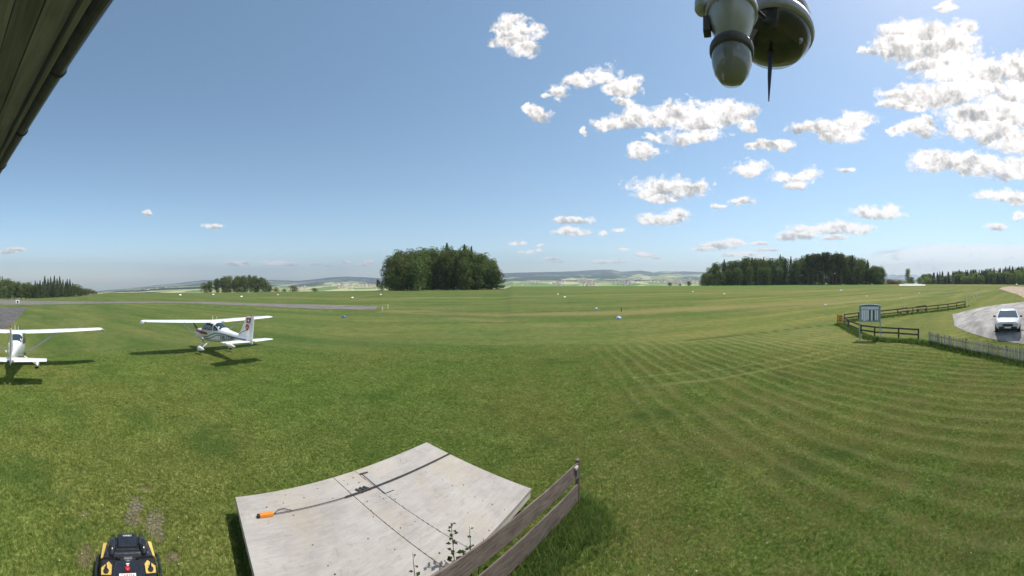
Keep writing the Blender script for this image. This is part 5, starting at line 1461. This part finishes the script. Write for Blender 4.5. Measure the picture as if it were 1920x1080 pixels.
for s in (-1, 1):
    mb = MB(); y1, y0 = .715 * S_, .835 * S_
    mb.add([(.80 * S_, s * y0, 1.10 * S_), (.28 * S_, s * y1, 1.46 * S_), (-1.35 * S_, s * y1 * .99, 1.46 * S_), (-1.7 * S_, s * y0, 1.12 * S_)], [(0, 1, 2, 3)]); mb.build('side_window', M_glassb, car)
    mb = MB(); mb.box((.72 * S_, s * 1.02 * S_, 1.10 * S_), (.14, .20, .14)); mb.tube([(.72 * S_, s * .88 * S_, 1.06 * S_), (.72 * S_, s * .96 * S_, 1.08 * S_)], .03, 6); mb.build('wing_mirror', M_blackp, car, bevel=.03)
    mb = MB(); mb.tube([(.2, s * .60 * S_, 1.60 * S_), (-1.5, s * .58 * S_, 1.61 * S_)], .018, 6); mb.build('roof_rail', M_steel, car)
    mb = MB(); mb.box((2.08 * S_, s * .60 * S_, .70 * S_), (.16, .34, .14), rz=-s * .4); mb.build('headlight', simple('headlight_glass', (.65, .68, .7), .1), car, bevel=.02)
    for x in (1.35, -1.35):
        mb = MB(); mb.lathe([(.10, -.10), (.30, -.11), (.34, -.07), (.34, .07), (.30, .11), (.10, .10)], (x * S_, s * .84 * S_, .34), 20, 'Y'); w_ = mb.build('wheel', M_dark, car, smooth=True)
        mb = MB(); mb.lathe([(.05, .105 * s), (.22, .115 * s)], (x * S_, s * .84 * S_, .34), 16, 'Y'); mb.build('rim', M_alu, w_)
mb = MB(); mb.box((2.17 * S_, 0, .62 * S_), (.10, .8, .16)); mb.build('grille', M_blackp, car, bevel=.01)
mb = MB(); mb.box((2.14 * S_, 0, .42 * S_), (.14, 1.4, .14)); mb.build('bumper', M_blackp, car, bevel=.02)
mb = MB(); mb.box((2.26 * S_, 0, .44 * S_), (.02, .5, .11)); mb.build('number_plate', M_wpaint, car)

# low far car
fp = P(1906, 330); fz = 532.0
fcar = empty('distant_car', fp, radians(10), 'tiny white car beyond the field in front of the forest at the right edge', 'car')
mb = MB(); mb.loft([[(x, -.9, .35), (x, .9, .35), (x, .9, z), (x, -.9, z)] for x, z in ((-2.3, .9), (-2.1, 1.0), (1.4, 1.0), (2.2, .8))]); mb.build('body', M_wpaint, fcar)
mb = MB(); mb.loft([[(x, -.8, 1.0), (x, .8, 1.0), (x, .7, z), (x, -.7, z)] for x, z in ((-2.0, 1.05), (-1.4, 1.6), (.4, 1.6), (1.3, 1.05))]); mb.build('cabin', M_wpaint, fcar)
for x in (-1.4, 1.4):
    mb = MB(); mb.lathe([(.33, -.95), (.33, .95)], (x, 0, .33), 12, 'Y'); mb.build('wheel', M_dark, fcar)

# ------------------------------------------------------------------ field markers, posts, boxes
def wedge(u, v, w_px, label, mat=M_wpaint, group='white field markers'):
    p = G(u, v); D = hypot(p.x, p.y); w = w_px * .8 * D / FPX
    e = empty('field_marker', p, -(u - 960) / FPX + .2, label, 'marker', group)
    mb = MB(); mb.loft([[(x, -.3 * w, 0), (x, .3 * w, 0), (x, 0, .42 * w)] for x in (-w / 2, w / 2)]); mb.build('board', mat, e)
    mb = MB(); mb.box((0, 0, .01), (w * 1.05, .7 * w, .03)); mb.build('foot', M_greyp, e)
for u_, v_, w_, lb in ((453, 556.5, 5, 'white roof-shaped field marker beyond the taxiway in line with the aeroplane fin'), (521, 553, 3.4, 'tiny white field marker just left of the round dark bush'), (661, 558.5, 5, 'white field marker between the lone bush and the grove'), (714, 552.5, 4, 'pale field marker below the slim tree left of the grove'),
                      (1046, 552, 4, 'white field marker right of the grove, farther of the close pair'), (1059, 557.5, 5.2, 'white field marker right of the grove, nearer of the close pair'), (1299, 547.5, 4, 'white field marker left of the long wood'), (1358, 551.5, 4.6, 'white field marker in front of the left part of the long wood'),
                      (1548, 572, 6, 'nearest white field marker, left above the yellow sign'), (1577, 545, 6, 'long low white field marker in front of the right part of the long wood'), (1625, 555.8, 4.6, 'white field marker above the notice board'), (1723, 550, 4.5, 'white field marker out in the field beyond the far rail fence'), (1690, 558.3, 4, 'faint pale field marker right of the one above the notice board'), (338, 553.5, 5, 'pale field marker at the left beyond the taxiway'), (400, 552.5, 4.4, 'small field marker below the low grove')):
    wedge(u_, v_, w_, lb)
M_blue = simple('blue_box_plastic', (.07, .13, .30), .5); M_pblue = simple('pale_blue_plastic', (.45, .55, .70), .45)
for u_, v_, w_, mt, lb in ((645, 595.5, 9, M_blue, 'flat dark blue marker lying in the grass before the end of the taxiway'), (1160, 597.5, 10, M_pblue, 'pale blue dome-shaped marker in the grass right of centre'), (1118, 579.5, 6, M_pblue, 'small pale blue marker farther out, left of the dark stake')):
    p = G(u_, v_); D = hypot(p.x, p.y); w = w_ * D / FPX
    e = empty('runway_light', p, R.uniform(0, 3), lb, 'marker')
    mb = MB(); mb.lathe([(w * .5, 0), (w * .5, w * .12), (w * .42, w * .30), (w * .25, w * .42), (w * .02, w * .46)], n=14); mb.build('cap', mt, e, smooth=True)
    mb = MB(); mb.lathe([(w * .56, 0), (w * .56, w * .06)], n=14); mb.build('base_ring', M_blue, e)
def post(name, u, v, vt, w, mat, label, cat='post', lean=0.0, cap=None):
    p = G(u, v); D = hypot(p.x, p.y); H = ztop(vt, D) - p.z
    e = empty(name, p, -(u - 960) / FPX, label, cat)
    mb = MB(); mb.beam((0, 0, -.1), (lean * H, 0, H), w, w); mb.build('pole', mat, e)
    if cap: mb = MB(); mb.box((lean * H, 0, H * .72), (w * 2.2, w * .6, H * .5)); mb.build('board', cap, e)
    return e
post('end_marker', 717, 583, 575, .10, M_wpaint, 'lower white board at the end of the taxiway, left of the pair', 'marker', cap=M_wpaint)
post('end_marker', 727.5, 579, 571, .12, M_wpaint, 'taller white board at the end of the taxiway, right of the pair', 'marker', cap=M_wpaint)
post('stake', 1165, 584, 578, .14, M_dark, 'short dark stake in the grass beyond the pale blue dome marker')
post('wind_pole', 1813.2, 576, 544, .07, M_wpaint, 'tall thin white pole at the end of the far rail fence', 'pole')
post('stake', 1831, 560, 551.5, .16, M_wpaint, 'short white stake right of the tall thin pole')
post('stake', 1826, 559, 553, .10, M_wpaint, 'smaller white stake between the tall pole and the short stake')
post('stake', 1696, 582, 574, .07, M_wpaint, 'thin pale stake close to the fence benches')

# farmhouse, wood pile, small shed
hq = P(1675, 395); house = empty('farmhouse', hq, radians(-62), 'farmhouse with pale orange walls and red-brown roof right of the long wood', 'house')
M_hw = simple('peach_render', (.62, .47, .36), .9, var=.08); M_hr = simple('red_brown_tiles', (.24, .11, .075), .85, var=.2, scale=1)
mb = MB(); mb.box((0, 0, 2.6), (14, 9, 5.4)); mb.build('wall', M_hw, house)
mb = MB(); mb.add([(-7.6, -5.2, 5.1), (7.6, -5.2, 5.1), (7.6, 5.2, 5.1), (-7.6, 5.2, 5.1), (-7.6, 0, 8.2), (7.6, 0, 8.2)], [(0, 1, 5, 4), (2, 3, 4, 5), (0, 4, 3), (1, 2, 5), (3, 2, 1, 0)]); rf = mb.build('roof', M_hr, house)
mb = MB(); mb.box((2, 1.2, 8.3), (.9, .9, 1.8)); mb.build('chimney', M_hw, rf)
for x in (-4.5, -1.5, 1.5, 4.5):
    for y_ in (-4.52, 4.52):
        mb = MB(); mb.box((x, y_, 3.3), (1.2, .12, 1.5)); w_ = mb.build('window', M_wpaint, house); mb = MB(); mb.box((x, y_ * 1.012, 3.3), (.9, .1, 1.2)); mb.build('pane', M_glass, w_)
wp = P(1624, 290); pile = empty('wood_pile', wp, -(1624 - 960) / FPX, 'reddish stacked log pile at the foot of the long wood', 'wood pile')
M_log = simple('red_log', (.27, .12, .075), .9, var=.35, scale=1)
mb = MB()
for r_ in range(6):
    for k in range(15 - r_ * 1):
        mb.lathe([(.26, -1.2), (.26, 1.2)], (-3.6 + k * .5 + r_ * .25, 0, .3 + r_ * .46), 6, 'Y')
o_ = mb.build('log', M_log, pile); o_['kind'] = 'stuff'
wp = P(1655, 300); pile = empty('wood_pile', wp, -(1655 - 960) / FPX, 'long low brownish log row right of the reddish log pile', 'wood pile')
mb = MB()
for r_ in range(3):
    for k in range(34 - r_): mb.lathe([(.24, -1.2), (.24, 1.2)], (-8 + k * .52 + r_ * .25, 0, .3 + r_ * .44), 6, 'Y')
o_ = mb.build('log', simple('grey_brown_log', (.20, .13, .10), .9, var=.35, scale=1), pile); o_['kind'] = 'stuff'
M_greyw = simple('dusty_white_film', (.58, .58, .56), .7)
# white plastic-wrapped bales / low greenhouse
for k, u_ in enumerate((1692, 1700, 1708, 1716, 1724)):
    wp = P(u_, 372); e = empty('low_tunnel', wp, -(u_ - 960) / FPX, 'one of the low white tunnels in a row right of the farmhouse', 'tunnel', 'low white tunnels')
    mb = MB(); mb.loft([[(x, 1.6 * cos(a), .75 * sin(a)) for a in [pi * j / 8 for j in range(9)]] for x in (-2.5, 2.5)]); mb.build('cover', M_greyw, e)
sq = G(33, 568.5); Ds = hypot(sq.x, sq.y); us = Ds / FPX
shed = empty('white_shed', sq, -(33 - 960) / FPX, 'tiny white shed with a dark round doorway in front of the left wood', 'shed')
mb = MB(); mb.box((0, 0, 3.2 * us), (6.6 * us, 4 * us, 6.4 * us)); mb.build('wall', M_wpaint, shed)
mb = MB(); mb.lathe([(2.1 * us, -.06), (2.1 * us, .06)], (0, -2.0 * us, 2.6 * us), 12, 'Y'); mb.build('doorway', M_dark, shed)
mb = MB(); mb.box((0, 0, 6.7 * us), (7.4 * us, 4.8 * us, .5 * us)); mb.build('roof', M_greyp, shed)

# ------------------------------------------------------------------ grass
M_blade, nt, o = new_mat('grass_blade'); t = NT(nt)
ps = t.n('ShaderNodeObjectInfo').outputs['Random']
gp = t.pos()
nn_ = t.noise(gp, .9, 4, .6); nb_ = t.noise(gp, .12, 3, .5)
nfine = t.noise(gp, 13, 2, .6)
mixv = t.math('ADD', t.math('MULTIPLY', ps, .42), t.math('ADD', t.math('MULTIPLY', nn_, .30), t.math('MULTIPLY_ADD', nfine, .9, -.31)))
kc = t.ramp(mixv, [(.12, (.055, .085, .020)), (.40, (.165, .245, .057)), (.66, (.35, .43, .135)), (.90, (.70, .68, .34))])
kc = t.mix(1.0, kc, t.ramp(nb_, [(.35, (.85, 1.0, .8)), (.65, (1.15, 1.03, 1.0))]), 'MULTIPLY')
sg = t.n('ShaderNodeSeparateXYZ'); t.l(gp, sg.inputs[0])
mr = t.n('ShaderNodeMapRange'); t.l(sg.outputs[0], mr.inputs[0]); mr.inputs[1].default_value = -4; mr.inputs[2].default_value = 8; mr.inputs[3].default_value = .12; mr.inputs[4].default_value = .75
br = t.ramp(t.math('ADD', t.math('MULTIPLY', t.noise(gp, .55, 5, .65), .6), t.math('MULTIPLY', t.noise(gp, 5, 3, .6), .4)), [(.44, 0.0), (.62, 1.0)])
kc = t.mix(t.math('MULTIPLY', br, mr.outputs[0]), kc, (.36, .30, .13))
lu = t.ramp(t.noise(gp, .28, 4, .6), [(.56, 0.0), (.68, .7)])
kc = t.mix(lu, kc, (.10, .21, .05))
kc = mow_stripes(t, gp, kc, (.09, .14, .04), (.62, .60, .30))
d_ = t.n('ShaderNodeBsdfDiffuse'); t.l(kc, d_.inputs[0]); tr_ = t.n('ShaderNodeBsdfTranslucent'); t.l(kc, tr_.inputs[0])
ms = t.n('ShaderNodeMixShader'); ms.inputs[0].default_value = .4; t.l(d_.outputs[0], ms.inputs[1]); t.l(tr_.outputs[0], ms.inputs[2]); t.l(ms.outputs[0], o.inputs['Surface'])
M_lush, nt, o = new_mat('lush_blade'); t = NT(nt)
ps = t.n('ShaderNodeObjectInfo').outputs['Random']
kc = t.ramp(ps, [(.1, (.06, .11, .025)), (.6, (.12, .20, .045)), (.95, (.24, .31, .10))])
d_ = t.n('ShaderNodeBsdfDiffuse'); t.l(kc, d_.inputs[0]); tr_ = t.n('ShaderNodeBsdfTranslucent'); t.l(kc, tr_.inputs[0])
ms = t.n('ShaderNodeMixShader'); ms.inputs[0].default_value = .4; t.l(d_.outputs[0], ms.inputs[1]); t.l(tr_.outputs[0], ms.inputs[2]); t.l(ms.outputs[0], o.inputs['Surface'])
def tuft_mesh(name, n, h, spread, w, mat, seed):
    r = random.Random(seed); mb = MB()
    for i in range(n):
        a = r.uniform(0, 6.28); b = r.uniform(0, 6.28); q = spread * sqrt(r.random()); x, y = q * cos(b), q * sin(b)
        hh = h * r.uniform(.5, 1.15); ln = hh * r.uniform(.2, .9); ww = w * r.uniform(.6, 1.3)
        sx_, sy_ = -sin(a) * ww, cos(a) * ww; dx_, dy_ = cos(a), sin(a)
        mb.add([(x - sx_, y - sy_, -.01), (x + sx_, y + sy_, -.01), (x + sx_ * .7 + dx_ * ln * .35, y + sy_ * .7 + dy_ * ln * .35, hh * .6), (x - sx_ * .7 + dx_ * ln * .35, y - sy_ * .7 + dy_ * ln * .35, hh * .6), (x + dx_ * ln, y + dy_ * ln, hh)],
               [(0, 1, 2, 3), (3, 2, 4)])
    me = bpy.data.meshes.new(name); me.from_pydata(mb.v, [], mb.f); me.materials.append(mat); return me
def scatter(name, pts, scales, tufts, label=None):
    me = bpy.data.meshes.new(name + '_points'); me.vertices.add(len(pts)); me.vertices.foreach_set('co', np.asarray(pts, dtype=np.float32).ravel())
    fattr(me, 'size', scales)
    ob = bpy.data.objects.new(name, me); root_col.objects.link(ob); ob['kind'] = 'stuff'
    if label: ob['label'] = label
    src = []
    ng = bpy.data.node_groups.new(name, 'GeometryNodeTree')
    ng.interface.new_socket('Geometry', in_out='INPUT', socket_type='NodeSocketGeometry'); ng.interface.new_socket('Geometry', in_out='OUTPUT', socket_type='NodeSocketGeometry')
    gi = ng.nodes.new('NodeGroupInput'); go = ng.nodes.new('NodeGroupOutput')
    g2i = ng.nodes.new('GeometryNodeGeometryToInstance')
    for tm in tufts:
        so = bpy.data.objects.new('tuft_source', tm)
        oi = ng.nodes.new('GeometryNodeObjectInfo'); oi.inputs['Object'].default_value = so; oi.inputs['As Instance'].default_value = True
        ng.links.new(oi.outputs['Geometry'], g2i.inputs[0])
    iop = ng.nodes.new('GeometryNodeInstanceOnPoints'); iop.inputs['Pick Instance'].default_value = True
    rv = ng.nodes.new('FunctionNodeRandomValue'); rv.data_type = 'FLOAT_VECTOR'; rv.inputs[0].default_value = (-.12, -.12, 0); rv.inputs[1].default_value = (.12, .12, 6.283)
    at = ng.nodes.new('GeometryNodeInputNamedAttribute'); at.data_type = 'FLOAT'; at.inputs['Name'].default_value = 'size'
    ng.links.new(gi.outputs[0], iop.inputs['Points']); ng.links.new(g2i.outputs[0], iop.inputs['Instance'])
    ng.links.new(rv.outputs[0], iop.inputs['Rotation']); ng.links.new(at.outputs[0], iop.inputs['Scale']); ng.links.new(iop.outputs[0], go.inputs[0])
    md = ob.modifiers.new('scatter', 'NODES'); md.node_group = ng
    return ob
rs = np.random.RandomState(5)
Nn = 520000
# density falls with distance
Dg = 4.6 * (26 / 4.6) ** (rs.uniform(size=Nn) ** 1.0)
ag = np.radians(rs.uniform(-91.5, 91.5, Nn))
gx, gy = Dg * np.sin(ag), Dg * np.cos(ag)
keep = rs.uniform(size=Nn) > dirt_field(gx, gy) * .9
# not through the cover or under the mower
def inquad(x, y, m_=.22):
    s_ = (x - PA.x) * ev.x + (y - PA.y) * ev.y; t_ = (x - PA.x) * eu.x + (y - PA.y) * eu.y
    return (s_ > m_) & (s_ < LV - m_) & (t_ > m_) & (t_ < WU - m_)
keep &= ~inquad(gx, gy)
ca_, sa_ = cos(radians(69.9)), sin(radians(69.9)); mx_, my_ = gx - mp.x, gy - mp.y
keep &= ~((np.abs(mx_ * ca_ + my_ * sa_) < .5) & (np.abs(-mx_ * sa_ + my_ * ca_) < .58))
gx, gy, Dg = gx[keep], gy[keep], Dg[keep]
gzv = terrain(gx, gy)
sc_ = (.75 + .5 * rs.uniform(size=len(gx))) * np.interp(Dg, [4, 10, 18, 26], [1.0, 1.15, 1.5, 1.7]) * (.75 + .5 * fbm(gx * .8, gy * .8, o=2, s=3)) * np.interp(Dg, [20, 26], [1, .45])
tufts = [tuft_mesh('grass_tuft', 10, .031, .055, .0040, M_blade, i) for i in range(5)]
scatter('lawn_grass', np.stack([gx, gy, gzv], 1), sc_, tufts)
# tall lush grass by the near fence and along the right-hand fences
pts = []; scs = []
for i in range(5200):
    s_ = R.uniform(-.35, 5.8); off = abs(R.gauss(0, .34)) if s_ > .1 else abs(R.gauss(0, .3))
    side = 1 if R.random() < .78 else -1
    if side < 0: off *= .35
    q = F0 + fd * s_ + fn_ * (off * side + .03)
    pts.append((q.x, q.y, 0)); scs.append(R.uniform(.5, 1.25) * max(.35, 1 - off * .75))
for i in range(1500):
    s_ = R.choice([(R.uniform(0, LV), -abs(R.gauss(0, .07))), (LV + abs(R.gauss(0, .07)), R.uniform(0, WU)), (R.uniform(0, LV), WU + abs(R.gauss(0, .07))), (-abs(R.gauss(0, .07)), R.uniform(0, WU))])
    q = PA + ev * s_[0] + eu * s_[1]; pts.append((q.x, q.y, 0)); scs.append(R.uniform(.15, .5))
for i in range(900):
    q = Vector((1.42 + R.gauss(0, .32), 6.55 + R.gauss(0, .40), 0)); pts.append(q[:]); scs.append(R.uniform(.35, .8))
lb_t = [tuft_mesh('tall_tuft', 10, .26, .06, .0055, M_lush, 20 + i) for i in range(4)]
scatter('tall_grass', np.array(pts), np.array(scs), lb_t)
pts = []; scs = []
path = [G(u_, v_) for u_, v_ in ((1570, 609), (1583, 612), (1600, 622), (1625, 634), (1660, 640), (1700, 641), (1741, 645), (1758, 649), (1780, 654), (1810, 661), (1850, 669), (1885, 677), (1925, 686), (1950, 692))]
for a, b in zip(path[:-1], path[1:]):
    L = (b - a).length; d = (b - a).normalized(); nn = Vector((d.y, -d.x, 0))
    if nn.x > 0: nn = -nn
    for i in range(int(L * 230)):
        off = R.gauss(.12, .30); q = a + d * R.uniform(0, L) + nn * off
        pts.append((q.x, q.y, gz(q.x, q.y))); scs.append(R.uniform(.45, 1.15) * max(.3, 1 - abs(off) * .8) * 1.1)
far2 = far[:]
for a, b in zip(far2[:-1], far2[1:]):
    L = (b - a).length
    for i in range(int(L * 60)):
        q = a.lerp(b, R.random()) + Vector((R.gauss(0, .5), R.gauss(0, .5), 0)); pts.append((q.x, q.y, gz(q.x, q.y))); scs.append(R.uniform(.5, 1.1))
scatter('fence_grass', np.array(pts), np.array(scs), [tuft_mesh('verge_tuft', 9, .34, .10, .010, M_lush, 40 + i) for i in range(4)])
# clover flowers dotted through the lawn
fm_ = MB(); fm_.lathe([(.006, .0), (.011, .006), (.009, .014), (.002, .017)], (0, 0, .03), 6); fme = fm_.mesh('clover_head'); fme.materials.append(simple('clover_white', (.62, .62, .52), .9))
nf = 420; Df = 4.6 * (22 / 4.6) ** rs.uniform(size=nf); af = np.radians(rs.uniform(-91, 91, nf)); fx, fy = Df * np.sin(af), Df * np.cos(af)
kf = (fbm(fx * .35, fy * .35, o=3, s=91) > .50) & ~inquad(fx, fy)
fx, fy = fx[kf], fy[kf]
scatter('clover_flowers', np.stack([fx, fy, terrain(fx, fy) + .01], 1), rs.uniform(.5, 1.1, len(fx)), [fme])
